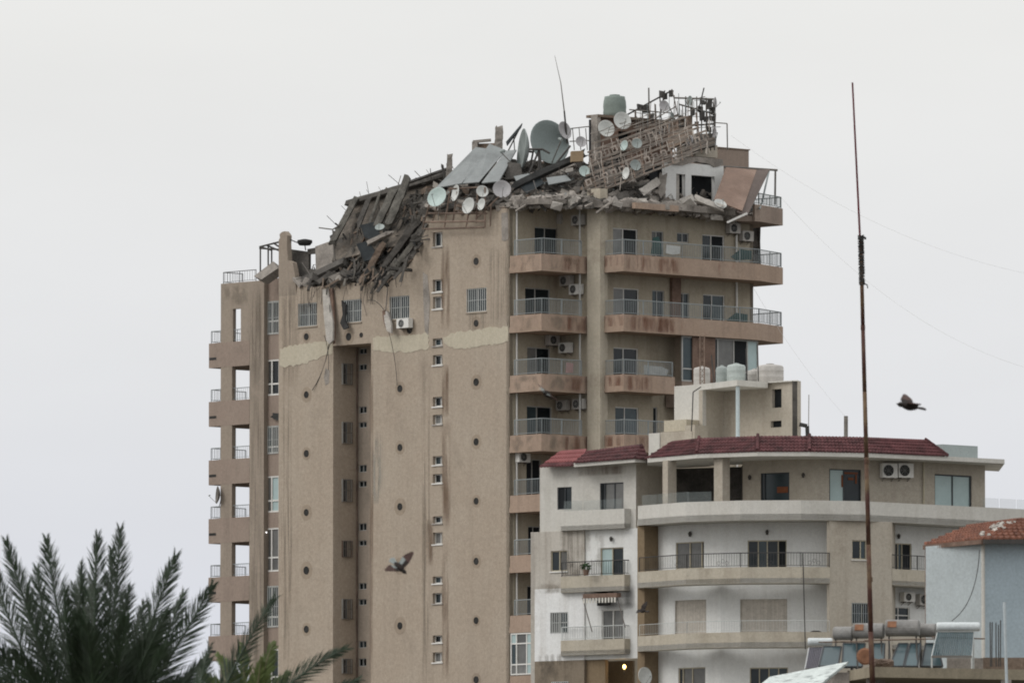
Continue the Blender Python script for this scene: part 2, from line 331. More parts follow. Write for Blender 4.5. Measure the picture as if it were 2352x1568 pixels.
def window(parent, fr, r, d=-.15, fm='frame_white', gm='glass', n=2, fw=.05, bars=0, sill=None, rows=None, barm='rail_pale', name='window', gms=None, split=None):
    """one window: the frame mesh with its panes, bars and sill as children. r = (s0,s1,z0,z1)"""
    s0, s1, z0, z1 = r; mb = MB(); e0 = d + .05
    mb.fbox(fr, s0, s1, z0, z0 + fw, d - .02, e0); mb.fbox(fr, s0, s1, z1 - fw, z1, d - .02, e0)
    mb.fbox(fr, s0, s0 + fw, z0 + fw, z1 - fw, d - .02, e0); mb.fbox(fr, s1 - fw, s1, z0 + fw, z1 - fw, d - .02, e0)
    cuts = [s0 + (s1 - s0) * k / n for k in range(n + 1)] if not split else [s0 + (s1 - s0) * k for k in split]
    n = len(cuts) - 1
    for c in cuts[1:-1]: mb.fbox(fr, c - fw * .5, c + fw * .5, z0 + fw, z1 - fw, d - .015, e0 - .004)
    rz = [z0, z1] if not rows else [z0] + [z0 + (z1 - z0) * k for k in rows] + [z1]
    for c in rz[1:-1]: mb.fbox(fr, s0 + fw, s1 - fw, c - fw * .5, c + fw * .5, d - .012, e0 - .008)
    o = mb.build(name, M[fm], parent); idx = 0
    for j in range(len(rz) - 1):
        for k in range(n):
            g = gms[idx % len(gms)] if gms else gm; idx += 1
            MB().fbox(fr, cuts[k] + fw * .4, cuts[k + 1] - fw * .4, rz[j] + fw * .4, rz[j + 1] - fw * .4, d - .012 - .02 * (k % 2), d + .008 - .02 * (k % 2)).build('pane', M[g], o)
    if bars:
        g = MB(); nb = int((s1 - s0) / bars)
        for k in range(nb + 1):
            s = s0 + (s1 - s0) * k / nb; g.fbox(fr, s - .014, s + .014, z0, z1, d + .11, d + .14)
        for z in (z0 + .02, (z0 + z1) / 2, z1 - .02): g.fbox(fr, s0, s1, z - .013, z + .013, d + .10, d + .11)
        g.build('grille', M[barm], o)
    if sill:
        MB().fbox(fr, s0 - .05, s1 + .05, z0 - .07, z0 - .003, d - .02, .06).build('sill', M[sill], o)
    return o

def railing(parent, pts, h, m='rail', sp=.13, br=.014, post=1.6, gap=.08, name='railing', top=.03, mid=None):
    mb = MB()
    for a, b in zip(pts, pts[1:]):
        a = Vector(a); b = Vector(b); ln = (b - a).length
        if ln < .05: continue
        mb.tube(a + Z * h, b + Z * h, top, 5); mb.tube(a + Z * gap, b + Z * gap, top * .7, 4)
        if mid: mb.tube(a + Z * (h * mid), b + Z * (h * mid), top * .6, 4)
        n = max(1, int(ln / sp))
        for k in range(n):
            p = a.lerp(b, (k + .5) / n); mb.tube(p + Z * gap, p + Z * h, br, 4)
        n = max(1, int(ln / post))
        for k in range(n + 1):
            p = a.lerp(b, k / n); mb.tube(p, p + Z * h, top * .95, 5)
    return mb.build(name, M[m], parent)

def ac(label, fr, px, py, wpx, d=0, hpx=None, dark=False, bracket=True, wd=.8, ht=.56, group='air conditioner units on the facades'):
    s, z = fr.sz(px, py, d); t = thing('air_conditioner', label, 'air conditioner', fr.pt(s, z - ht / 2, d), group)
    hw = wd / 2; hh = ht / 2; dp = .32; f = d + .08
    cm = M['tank_grey'] if dark else M['frame_white']
    MB().fbox(fr, s - hw, s + hw, z - hh, z + hh, f, f + dp).build('casing', cm, t)
    c = fr.pt(s - hw * .22, z, f + dp)
    MB().lathe(c, fr.N, [(hh * .80, .001), (hh * .80, .02), (hh * .74, .02), (hh * .70, .006)], 20).build('fan_opening', M['void'], t)
    g = MB()
    for rr in (.3, .55, .78):
        ring = [c + fr.N * .026 + (fr.U * math.cos(q * math.pi / 8) + Z * math.sin(q * math.pi / 8)) * hh * rr for q in range(17)]; g.path(ring, .006, 3)
    for q in range(4):
        u = fr.U * math.cos(q * math.pi / 4) + Z * math.sin(q * math.pi / 4); g.tube(c + fr.N * .026 - u * hh * .78, c + fr.N * .026 + u * hh * .78, .006, 3)
    g.build('fan_grille', M['frame_alu'], t)
    b = MB()
    for k in (-.6, .6):
        q = s + hw * k; b.fbox(fr, q - .02, q + .02, z - hh - .05, z - hh - .004, d, f + dp * .9)
        b.beam(fr.pt(q, z - hh - .16, d + .02), fr.pt(q, z - hh - .04, f + dp * .5), .025, .025)
    b.build('bracket', M['steel'], t)
    return t

def dish(label, px, py, depth, rpx, yaw=0, tilt=25, m='dish', stand=None, R=None, deep=.16, group='satellite dishes on the tower roof'):
    c = V(px, py, depth); R = R or rpx * depth / FPX
    yw = math.radians(yaw); tl = math.radians(tilt)
    n = Vector((math.sin(yw) * math.cos(tl), -math.cos(yw) * math.cos(tl), math.sin(tl)))
    foot = c - n * R * .3; foot = Vector((foot.x, foot.y, foot.z - (stand if stand else R * 1.1)))
    t = thing('satellite_dish', label, 'satellite dish', foot, group)
    D = R * deep * 2; prof = [(.02 * R, -D)] + [(R * k / 6, -D + D * (k / 6) ** 2) for k in range(1, 7)]
    th = .02 + R * .015
    prof2 = prof + [(R * 1.015, .0), (R * 1.015, -th)] + [(R * k / 6, -D + D * (k / 6) ** 2 - th) for k in range(5, 0, -1)] + [(.02 * R, -D - th)]
    MB().lathe(c, n, prof2, 28).build('reflector', M[m], t, smooth=True)
    dn = (Vector((0, 0, -1)) - n * (-n.z)).normalized()
    feed = c + n * R * .95; a = MB(); a.tube(c + dn * R * .95 - n * D * .1, feed + dn * R * .15, max(.012, R * .025), 5)
    a.build('feed_arm', M['steel'], t)
    MB().tube(feed + dn * R * .18, feed - n * R * .2 + dn * R * .08, max(.03, R * .07), 7).build('receiver', M['dish_grey'], t)
    mo = MB(); bk = c - n * (D + th); mo.tube(bk, bk - n * R * .22, max(.02, R * .05), 6)
    q = bk - n * R * .22; mo.tube(q + Z * R * .1, foot, max(.02, R * .045), 6)
    mo.build('mount', M['steel'], t)
    return t

def rough_beam(p, q, wd, ht, n=7, up=Vector((0, -1, .4))):
    """a broken member: uneven faces, ragged ends"""
    p = Vector(p); q = Vector(q); X = (q - p).normalized(); Y = up.cross(X).normalized(); W = X.cross(Y); mb = MB(); vs = []; L_ = (q - p).length
    for k in range(n + 1):
        c = p + X * (L_ * k / n)
        for i, j in ((-1, -1), (0, -1.04), (1, -1), (1.05, 0), (1, 1), (0, 1.04), (-1, 1), (-1.05, 0)):
            e_ = .16 if 0 < k < n else .3
            vs.append(c + Y * (i * wd / 2 * rnd(1 - e_, 1 + e_ * .5)) + W * (j * ht / 2 * rnd(1 - e_, 1 + e_ * .5)) + X * (rnd(-.22, .22) if k in (0, n) else rnd(-.05, .05)))
    fs = [(k * 8 + i, k * 8 + (i + 1) % 8, k * 8 + 8 + (i + 1) % 8, k * 8 + 8 + i) for k in range(n) for i in range(8)]
    return mb.add(vs, fs + [tuple(range(8))[::-1], tuple(range(n * 8, n * 8 + 8))])
def chunk(mb, c, sx, sy, sz, jit=.25):
    q = Matrix.Rotation(rnd(0, 6.28), 3, 'Z') @ Matrix.Rotation(rnd(-.6, .6), 3, 'X') @ Matrix.Rotation(rnd(-.6, .6), 3, 'Y')
    X, Y, W = q.col; mb.obox(c, X, Y, W, sx / 2, sy / 2, sz / 2, min(sx, sy, sz) * jit)
# ================================================================ ground
gs = MB(); gs.add([(-3000, -200, 0), (3000, -200, 0), (3000, 5000, 0), (-3000, 5000, 0)], [(0, 1, 2, 3)])
struct(gs.build('ground', M['ground'], base=(0, 0, 0)))

# ================================================================ the damaged tower
K = V(1170, 1000, 590); K.z = 0
UA = Vector((.677, -.736, 0)).normalized(); UB = Vector((.736, .677, 0)).normalized()
UB = Vector((-UA.y, UA.x, 0))                     # exactly square to UA
FA = Frame(K, UA); FB = Frame(K, UB)
T = thing('apartment_tower', 'tall beige apartment tower with its top floors blasted into rubble', 'building', K)
H = 3.17
def TP(a, b, z): q = K + UB * a + UA * b; return Vector((q.x, q.y, z))
B1 = 2.5; BW = 3.4; B2 = 5.15
F1 = Frame(K + UA * B1, UB); FW = Frame(K + UA * BW, UB); F2 = Frame(K + UA * B2, UB)
zt1 = F1.sz(1243, 582)[1]
zt = [zt1 + H - H * i for i in range(17)]         # top of the balcony band of each storey, 0 = roof level
A1 = 3.45
FC = Frame(K + UB * A1, UA)                       # cheek between the two balcony bays, faces left
aE = F2.sz(1746, 606)[0]; aW = FW.sz(1730, 606)[0]
# ---- wall A (left front)
sL = FA.sz(640, 1000)[0]; s985 = FA.sz(985, 1000)[0]
zlow = FA.sz(888, 660)[1]; ztopA = FA.sz(1080, 489)[1]
rec = FA.sz(765, 1200)[0], FA.sz(852, 1200)[0]; zrec = FA.sz(808, 791)[1]; RD = 1.75
bigw = [FA.rect(685, 728, 696, 749), FA.rect(787, 830, 688, 740), FA.rect(895, 940, 680, 732), FA.rect(1072, 1117, 662, 716)]
ops = [(*r, .16) for r in bigw[:3]] + [(rec[0], rec[1], 0.0, zrec, RD)]
wall(T, 'wall', FA, sL, s985, 0, zlow, ops, M['beige'])
ys = [(533, 566), (642, 670), (681, 709), (777, 794), (815, 838), (911, 933), (952, 974), (1047, 1067), (1088, 1109), (1185, 1201), (1222, 1249), (1323, 1339), (1361, 1385), (1458, 1475), (1497, 1520)]
smallw = []
sm0, sm1 = FA.sz(994, 1000)[0], FA.sz(1016, 1000)[0]
for y0, y1 in ys: smallw.append((sm0, sm1, FA.sz(1005, y1)[1], FA.sz(1005, y0)[1]))
for k in range(6):
    z = smallw[-1][2] - 2.2 - k * H; smallw.append((sm0, sm1, z, z + .5))
wall(T, 'wall', FA, s985, 0, 0, ztopA, [(*r, .24) for r in smallw] + [(*bigw[3], .16)], M['beige'])
for i, r in enumerate(bigw): window(T, FA, r, d=-.14, fm='frame_alu', gm='glass', n=2, bars=.15, sill='beige', barm='rail_pale')
for i, r in enumerate(smallw): window(T, FA, r, d=-.22, n=2, fw=.055, sill='frame_white' if i % 3 else 'concrete_pale', split=(0, .62, 1), gms=[['glass', 'glass_blue'], ['glass', 'glass'], ['glass_grey', 'glass'], ['glass_blue', 'glass']][i % 4])
# broken upper wall pieces
def fpoly(fr, pts, d0, th, name, m, parent=T):
    P = [fr.pt(*fr.sz(x, y), d0) for x, y in pts]; return MB().prism(P, fr.N * -th).build(name, m, parent)
def jag(pts, step=9, amp=5):
    o = []
    for (x0, y0), (x1, y1) in zip(pts, pts[1:]):
        n = max(1, int(math.hypot(x1 - x0, y1 - y0) / step)); o.append((x0, y0))
        for k in range(1, n): o.append((x0 + (x1 - x0) * k / n + rnd(-amp, amp) * .5, y0 + (y1 - y0) * k / n + rnd(-amp, amp)))
    return o + [pts[-1]]
def ylow(x): return proj(FA.pt(FA.sz(x, 650)[0], zlow))[1]
fpoly(FA, [(640, ylow(640)), (640, 552), (643, 546), (642, 538), (647, 533), (653, 531), (657, 536), (660, 541), (659, 560), (661, 598), (672, 603), (677, 630), (681, ylow(681))], 0, .32, 'broken_pier', M['beige_dull'])
fpoly(FA, [(681, ylow(681))] + jag([(683, 655), (720, 660), (770, 652), (830, 647), (886, 651)], 12, 3) + [(888, ylow(888))], 0, .3, 'broken_wall', M['beige'])
fpoly(FA, [(888, ylow(888))] + jag([(890, 656), (917, 630), (938, 612), (965, 565), (972, 532), (980, 497)], 10, 4) + [(985, 496), (985, ylow(985))], 0, .3, 'broken_wall', M['beige'])
fpoly(FA, [(985, proj(FA.pt(s985, ztopA))[1])] + jag([(986, 488), (1040, 492), (1100, 484), (1150, 478)], 10, 4) + [(1152, 473), (1169.5, 478), (1169.5, proj(FA.pt(-.03, ztopA))[1])], 0, .3, 'broken_wall', M['beige'])
# repair patches, stains with a shape of their own
for pts in ([(643, 800), (700, 788), (763, 783), (764, 812), (725, 826), (690, 838), (660, 842), (643, 840)], [(857, 775), (900, 771), (950, 768), (984, 765), (985, 800), (950, 807), (900, 809), (857, 803)], [(1018, 774), (1040, 764), (1100, 756), (1168, 748), (1168, 783), (1120, 793), (1080, 801), (1050, 801), (1020, 788)]):
    fpoly(FA, jag(pts + [pts[0]], 5, 3.2)[:-1], .018, .02, 'repair_patch', M['yellow'])
fpoly(FA, [(1152, 490), (1167, 487), (1168, 550), (1160, 554), (1153, 552)], .02, .025, 'grey_render_patch', M['concrete'])
fpoly(FA, [(972, 625), (982, 632), (988, 690), (984, 770), (976, 760), (973, 690)], .02, .03, 'grey_render_patch', M['concrete'])
fpoly(FA, [(748, 845), (757, 850), (756, 880), (748, 885), (744, 866)], .012, .02, 'grey_render_patch', M['concrete'])
# round vents with their plaster collars
M['collar'] = plaster('cement_collar', (.305, .25, .195), (.23, .19, .15), (.325, .27, .21))
vents = [(704, y) for y in (773, 906, 1041, 1176, 1309, 1444)] + [(919, y) for y in (892, 1027, 1163, 1299, 1436)] + [(1094, y) for y in (600, 742, 877, 1014, 1150, 1288, 1424, 1560)] + [(801, 773), (830, 769), (941, 757)]
for x, y in vents:
    s, z = FA.sz(x, y); big = x != 830
    c = FA.pt(s, z, .002); R = (.20 if big else .12) * rnd(.9, 1.1)
    o = MB().lathe(c, FA.N, [(R, 0), (R, .03), (R * .85, .035), (R * .8, .012)], 16).build('round_vent', M['soot'], T)
    q_ = rnd(1.7, 2.5)
    if big: MB().lathe(c - FA.N * .01, FA.N, [(R * q_, 0), (R * q_, .012), (R * q_ * .96, .015)], 22).build('plaster_collar', M['collar'], o)
# recess: back wall with small windows, barred windows on its cheek, pipe
bops = []
b0, b1 = FA.sz(824, 1000, -RD)[0], FA.sz(842, 1000, -RD)[0]
for y0, y1 in ((800, 813), (836, 850), (933, 949), (969, 982), (1067, 1084), (1104, 1118), (1201, 1218), (1240, 1253), (1338, 1353), (1375, 1389), (1471, 1487), (1511, 1529)):
    bops.append((b0, b1, FA.sz(833, y1, -RD)[1], FA.sz(833, y0, -RD)[1]))
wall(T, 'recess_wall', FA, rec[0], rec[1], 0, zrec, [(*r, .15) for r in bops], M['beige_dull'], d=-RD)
for r in bops: window(T, FA, r, d=-RD - .1, fm='frame_alu', gm='glass', n=2, fw=.035)
FCH = Frame(K + UA * rec[0], UB)                  # recess cheek, seen at a slant; normal faces right
for y0, y1 in ((835, 883), (969, 1018), (1100, 1152), (1241, 1279), (1375, 1421), (1512, 1546)):
    s0, s1 = FCH.sz(785, (y0 + y1) / 2)[0], FCH.sz(806, (y0 + y1) / 2)[0]
    window(T, FCH, (s0, s1, FCH.sz(795, y1)[1], FCH.sz(795, y0)[1]), d=.01, fm='frame_alu' if y0 != 1241 else 'brick', gm='glass', n=2, fw=.04, bars=.12, barm='steel')
p0 = FA.pt(FA.sz(823, 1200, -RD)[0] - .02, 0, -RD + .08); MB().tube(p0, Vector((p0.x, p0.y, zrec)), .045, 8).build('downpipe', M['rust'], T)
# ---- left end: pier, window strip and open loggias
dL = -1.2
s575, s606, s648 = FA.sz(573, 1000, dL)[0], FA.sz(606, 1000, dL)[0], FA.sz(660, 1000, -1.5)[0]
zl0 = FA.sz(540, 649, dL)[1]
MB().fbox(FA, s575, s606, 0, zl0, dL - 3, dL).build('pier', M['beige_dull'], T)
sw0 = FA.sz(606, 1000, -1.5)[0]; sw1 = FA.sz(641.5, 1000, -1.5)[0]
lw = []
for y0, y1 in ((692, 768), (826, 908), (978, 1042), (1093, 1176), (1212, 1312), (1345, 1440), (1490, 1575)):
    lw.append((sw0, sw1, FA.sz(622, y1, -1.5)[1], FA.sz(622, y0, -1.5)[1]))
zs = FA.sz(622, 640, -1.5)[1]
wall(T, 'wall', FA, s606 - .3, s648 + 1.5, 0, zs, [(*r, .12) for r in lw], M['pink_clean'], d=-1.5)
for i, r in enumerate(lw):
    g = [['glass', 'void'], ['glass_grey', 'glass'], ['glass_blue', 'glass_grey'], ['glass_grey', 'glass_pale'], ['glass_grey', 'glass_grey'], ['glass_blue', 'glass'], ['glass_grey', 'glass']][i]
    window(T, FA, r, d=-1.56, fm='frame_white', n=2, fw=.085, rows=(.32,) if i in (1, 3, 4) else ((.4,) if i in (0,) else (.25,)), gms=g, bars=.13 if i in (0, 2, 5) else 0, barm='rail_pale')
zlb = [FA.sz(479, 789, dL)[1] - H * 1.008 * k for k in range(8)]
sl0, sl1 = FA.sz(480, 900, dL)[0], s575
c0, c1 = FA.sz(507, 900, dL)[0], FA.sz(533, 900, dL)[0]
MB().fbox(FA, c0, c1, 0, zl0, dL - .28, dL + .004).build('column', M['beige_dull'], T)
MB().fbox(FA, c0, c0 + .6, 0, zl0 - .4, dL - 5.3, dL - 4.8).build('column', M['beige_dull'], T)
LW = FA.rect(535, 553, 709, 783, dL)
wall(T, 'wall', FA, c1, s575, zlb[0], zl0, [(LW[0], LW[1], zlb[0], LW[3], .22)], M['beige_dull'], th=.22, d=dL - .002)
MB().fbox(FA, c0, s575, zl0 - .45, zl0 - .004, dL - 5.3, dL - .24).build('roof_slab', M['concrete'], T)
for i, z in enumerate(zlb):
    o = MB(); o.fbox(FA, sl0, sl1, z - 1.35, z, dL - .16, dL + .012); o.fbox(FA, sl0, sl0 + .14, z - 1.35, z - .003, dL - 5.2, dL - .16)
    o.fbox(FA, sl0 + .14, sl1, z - 1.34, z - 1.1, dL - 5.2, dL - .16)
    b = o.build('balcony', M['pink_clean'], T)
    q = MB().fbox(FA, sl0 + .04, sl0 + .62, z - .92, z - .78, dL + .012, dL + .02).build('slot_shade', M['soot'], b)  # flat dark strip, the groove's shade put into its colour
    railing(b, [FA.pt(sl0 + .1, z, dL - 2.6), FA.pt(sl0 + .1, z, dL - .08), FA.pt(sl1 - .02, z, dL - .08)], .66, 'rail', sp=.17, br=.012, post=1.0, top=.022)
railing(T, [FA.pt(c0 + .1, zl0, dL - 1.5), FA.pt(c0 + .1, zl0, dL - .1), FA.pt(FA.sz(585, 640, dL)[0], zl0, dL - .1)], .62, 'rail_dark', sp=.2, br=.012, post=1.05, top=.022)
# rear of the block so that it is closed
MB().fbox(FA, s606, -.3, 0, zlow - .4, -14.2, -13.9).build('rear_wall', M['beige_dull'], T)
MB().fbox(FA, sL + .1, s985, zlow - .35, zlow - .05, -14.2, -.35).build('floor_slab', M['concrete'], T)
MB().fbox(FA, s985, -.3, zt[0] - .35, zt[0] - .05, -14.2, -.35).build('floor_slab', M['concrete'], T)

# ---- face B (right front): two balcony bays
def zz(fr, px, py): return fr.sz(px, py)[1]
bay1 = [(1228, 1286, 523, 1), (1206, 1264, 662, 2), (1211, 1264, 798, 3), (1210, 1268, 933, 4), (1209, 1243, 1054, 5), (1213, 1243, 1208, 6), (1211, 1243, 1345, 7)]
o1 = []
for x0, x1, y, fl in bay1:
    o1.append((FB.sz(x0, y)[0], FB.sz(x1, y)[0], zt[fl] - .5, zz(FB, (x0 + x1) / 2, y)))
wall(T, 'wall', FB, 0, A1, 0, zt[0] - .4, [(*r, .15) for r in o1], M['cream'])
for i, r in enumerate(o1): window(T, FB, r, d=-.1, fm='frame_alu', n=2, gms=[['glass', 'glass'], ['glass', 'glass'], ['glass_grey', 'glass'], ['glass_blue', 'glass'], ['void', 'void'], ['void', 'void'], ['void', 'glass']][i], split=(0, .42, 1), name='balcony_door')
wall(T, 'wall', FC, 0, BW, 0, zt[0] - .4, [], M['cream'])
# corner column, standing clear above the balconies
MB().fbox(FB, A1 - .30, A1 + .25, 0, FB.sz(1367, 450)[1], BW - .75, BW + .25).build('column', plaster('pale_column_render', (.43, .385, .31), (.29, .25, .2), (.46, .42, .345)), T)
p0 = TP(A1 - .5, BW - 1.1, 0); MB().tube(p0, p0 + Z * (zt[0] - .6), .05, 8).build('downpipe', M['frame_alu'], T)
p0 = FB.pt(FB.sz(1187, 900, .1)[0], 0, .1); MB().tube(p0, p0 + Z * (zt[0] - .6), .05, 8).build('downpipe', M['frame_white'], T)
bay2 = [(1408, 1465, 525, 1), (1497, 1524, 531, 1), (1613, 1664, 540, 1), (1409, 1468, 662, 2), (1498, 1526, 667, 2), (1561, 1583, 673, 2), (1615, 1665, 677, 2), (1409, 1466, 799, 3), (1413, 1467, 935, 4), (1500, 1510, 935, 4), (1413, 1467, 1074, 5)]
o2 = [(FW.sz(x0, y)[0], FW.sz(x1, y)[0], zt[fl] - .5, zz(FW, (x0 + x1) / 2, y)) for x0, x1, y, fl in bay2]
o2b = [FW.rect(1555, 1582, 535, 557)]
wall(T, 'wall', FW, A1 + .25, aW, 0, zt[0] - .4, [(*r, .15) for r in o2 + o2b], M['cream'])
gl = [['glass_grey', 'void'], ['glass_grey', 'glass'], ['glass', 'void'], ['glass_grey', 'glass'], ['glass_blue', 'glass'], ['glass', 'glass_blue'], ['glass', 'glass_blue'], ['glass', 'glass'], ['glass_blue', 'glass_blue'], ['void'], ['glass', 'glass']]
for r, g in zip(o2, gl): window(T, FW, r, d=-.1, fm='frame_white' if r[1] - r[0] > 1.2 else 'frame_alu', n=len(g), gms=g, split=(0, .42, 1) if len(g) == 2 else None, name='balcony_door')
window(T, FW, o2b[0], d=-.1, fm='frame_alu', n=2)
MB().fbox(FW, FW.sz(1538, 650)[0], FW.sz(1558, 650)[0], zt[2] - .5, zt[1] - .9, .01, .22).build('dark_shutter', M['brick'], T)
# end wall of the block on the right (turned away) and its downpipe
FD = Frame(K + UB * aW + UA * BW, -UA)
wall(T, 'wall', Frame(K + UB * aW + UA * BW, -UA), 0, 14, 0, zt[0] - .4, [], M['beige_dull'])
p0 = FW.pt(FW.sz(1692, 700, .1)[0], 0, .1); MB().tube(p0, p0 + Z * (zt[0] - .7), .06, 8).build('downpipe', M['frame_white'], T)
# balconies
def balcony(poly, front, zb, ztp, m, rail=True, hr=.8, rm='rail', rpts=None):
    """poly: plan ring (a,b); front: the open edge (a,b) that carries the fascia"""
    o = MB(); o.prism([TP(a, b, zb) for a, b in poly], Z * .3)
    for (a0, b0), (a1, b1) in zip(front, front[1:]):
        p = TP(a0, b0, 0); q = TP(a1, b1, 0); u = (q - p); ln = u.length; u.normalize(); n2 = Vector((u.y, -u.x, 0))
        o.hexa([p + n2 * .006 + Z * (zb - .004), q + n2 * .006 + Z * (zb - .004), q - n2 * .14 + Z * (zb - .004), p - n2 * .14 + Z * (zb - .004),
                p + n2 * .006 + Z * ztp, q + n2 * .006 + Z * ztp, q - n2 * .14 + Z * ztp, p - n2 * .14 + Z * ztp])
    b = o.build('balcony', m, T)
    if rail:
        P = [TP(a, b2, ztp) for a, b2 in (rpts or front)]
        c = sum(P, Vector()) / len(P)
        railing(b, P, hr, rm, sp=.125, br=.016, post=1.3, top=.028)
    return b
bh = .9
for i in range(1, 13):
    balcony([(0, 0), (0, B1), (A1, B1), (A1, 0)], [(.0, .05), (0, B1), (A1, B1)], zt[i] - bh, zt[i], M['pink'], hr=.82, rm='rail', rail=i < 9, rpts=[(.09, .3), (.09, B1 - .08), (A1 - .5, B1 - .08)])
chx, chy = F2.sz(1798, 615)
q = hit(1798, 615, Vector((0, TP(aE, B2, 0).y + 2.6, 0)), Vector((0, 1, 0))); r_ = q - K
ch = (r_.dot(UB), r_.dot(UA))
full = [(A1, BW - .4), (A1, B2), (aE, B2), ch, (ch[0], ch[1] - 2.5), (aW - .2, 0.0), (aW - .2, BW - .4)]
for i in (1, 2):
    balcony(full, [(A1 + .02, BW), (A1 + .02, B2), (aE, B2), ch, (ch[0], ch[1] - 2.5)], zt[i] - bh, zt[i], M['pink'] if i == 1 else M['pink'], hr=.78, rm='rail',
            rpts=[(A1 + .1, BW + .1), (A1 + .1, B2 - .08), (aE - .02, B2 - .08), (ch[0] - .05, ch[1] - .08), (ch[0] - .05, ch[1] - 2.5), (aW + .1, ch[1] - 2.6)])
endp = [(aE - .2, B2 - .25), ch, (ch[0], ch[1] - 2.5), (aW - .2, 0.0)]
balcony([(aW, BW - .5), (aE - 1.2, B2 - .6), (aE, B2 - .05), ch, (ch[0], ch[1] - 2.5), (aW - .2, 0.0)], [(aE - .4, B2), (aE, B2), ch, (ch[0], ch[1] - 2.5)], zt[0] - bh, zt[0], M['pink_clean'], hr=.62, rm='rail_teal', rpts=[(aE - .9, B2 - .1), (aE - .02, B2 - .08), (ch[0] - .05, ch[1] - .08), (ch[0] - .05, ch[1] - 2.4)])
a1550 = F2.sz(1550, 850)[0]
for i in range(3, 8):
    balcony([(A1, BW - .4), (A1, B2), (a1550, B2), (a1550, BW - .4)], [(A1 + .02, BW), (A1 + .02, B2), (a1550, B2), (a1550, BW)], zt[i] - bh, zt[i], M['pink'], hr=.78, rail=i < 6,
            rpts=[(A1 + .1, BW + .1), (A1 + .1, B2 - .08), (a1550 - .1, B2 - .08)])
for i in (3, 4): MB().fbox(FW, FW.sz(1549, 850)[0], FW.sz(1549, 850)[0] + .25, zt[i] - .3, zt[i - 1] - bh - .01, 0.02, B2 - BW - .3).build('partition', M['beige'], T)
# ragged roof edge over the top balconies
random.seed(17)
def ragged(pts, step=.35, amp=.14):
    o = []
    for (a0, b0), (a1, b1) in zip(pts, pts[1:]):
        n = max(1, int(math.hypot(a1 - a0, b1 - b0) / step))
        for k in range(n): o.append((a0 + (a1 - a0) * k / n + (rnd(-amp, amp) if k else 0), b0 + (b1 - b0) * k / n + (rnd(-amp, amp) if k else 0)))
    return o + [pts[-1]]
MB().prism([TP(a, b, zt[0] - .5) for a, b in ragged([(0, .02), (.25, B1 - .5), (1.6, B1 - .15), (A1 - .1, B1 - .4)]) + [(A1 - .1, 0), (.3, 0)]], Z * .3).build('roof_slab', M['concrete'], T)
MB().prism([TP(a, b, zt[0] - .62) for a, b in ragged([(A1 + .3, BW + .3), (A1 + .4, B2 - .5), (7, B2 - .15), (9, B2 - .35), (aE - 1.4, B2 - .5), (aW + .3, BW - .5)]) + [(aW - .2, 0), (A1, 0)]], Z * .34).build('roof_slab', M['concrete'], T)
MB().prism([TP(a, b, zt[0] - .7) for a, b in ragged([(A1 + .9, B2 - .06), (a1550 + .4, B2 - .1)], .22, .06) + [(a1550 + .4, B2 - .3), (A1 + .9, B2 - .3)]], Z * .32).build('broken_fascia', M['pink'], T)
# glazed-in balcony on the third storey
zb3, zt3 = zt[3] - .15, zt[2] - bh - .02
F2g = Frame(K + UA * (B2 - .35), UB); g0, g1 = F2g.sz(1565, 820)[0], F2g.sz(1740, 820)[0]
window(T, F2g, (g0, g1, zb3, zt3), d=0, fm='frame_alu', split=(0, .22, .47, .68, .86, 1), rows=(.28,), gms=['glass_blue', 'glass_blue', 'glass_grey', 'glass_blue', 'glass_pale', 'glass_blue', 'glass_blue', 'glass_grey', 'void', 'glass_pale'], name='glazed_balcony', fw=.07)
MB().fbox(F2g, g0, g1, zt[3] - bh - .6, zb3 - .004, -1.2, .03).build('parapet', M['pink_clean'], T)
MB().fbox(F2g, F2g.sz(1588, 800)[0], F2g.sz(1640, 800)[0], zb3, zt3, .03, .10).build('dark_shutter', M['brick'], T)

# glazing in the lowest balcony bay in view
window(T, FA, (.12, B1 - .12, zt[8] + .04, zt[7] - bh - .03), d=-.02, fm='frame_white', split=(0, .2, .55, 1), rows=(.25, .75), gms=['glass_grey', 'glass_grey', 'glass_pale', 'glass_blue', 'glass_grey', 'glass_pale', 'glass_pale', 'glass_grey', 'glass_pale'], name='glazed_balcony', fw=.07)
# stains, and painted shade
def stain(fr, x0, x1, y0, y1, m, d=.005, parent=T):
    r = fr.rect(x0, x1, y0, y1, d); MB().fbox(fr, *r, d, d + .002).build('stain', M[m], parent)
def zstain(fr, s0, s1, z0, z1, m, d=.012, parent=T): MB().fbox(fr, s0, s1, z0, z1, d, d + .002).build('stain', M[m], parent)
for x0, x1, y0, y1, m in ((968, 988, 800, 1600, 'st_and_shade'), (1012, 1034, 560, 760, 'st_rust'), (1014, 1032, 835, 960, 'st_rust'), (1014, 1036, 960, 1220, 'st_rust'), (1014, 1032, 1240, 1560, 'st_rust'), (975, 996, 1190, 1300, 'st_rust'), (680, 760, 655, 720, 'st_and_shade'), (830, 900, 650, 700, 'st_and_shade'), (645, 690, 640, 900, 'st_and_shade'), (645, 672, 880, 1568, 'st_and_shade'), (856, 872, 1000, 1160, 'st_green'), (862, 880, 990, 1130, 'st_green'), (1120, 1172, 560, 760, 'st_and_shade'), (1072, 1118, 716, 770, 'st_and_shade'), (848, 858, 800, 1568, 'st_rust')):  # first strip paints the shade beside the wall step; the rest are stains
    stain(FA, x0, x1, y0, y1, m)
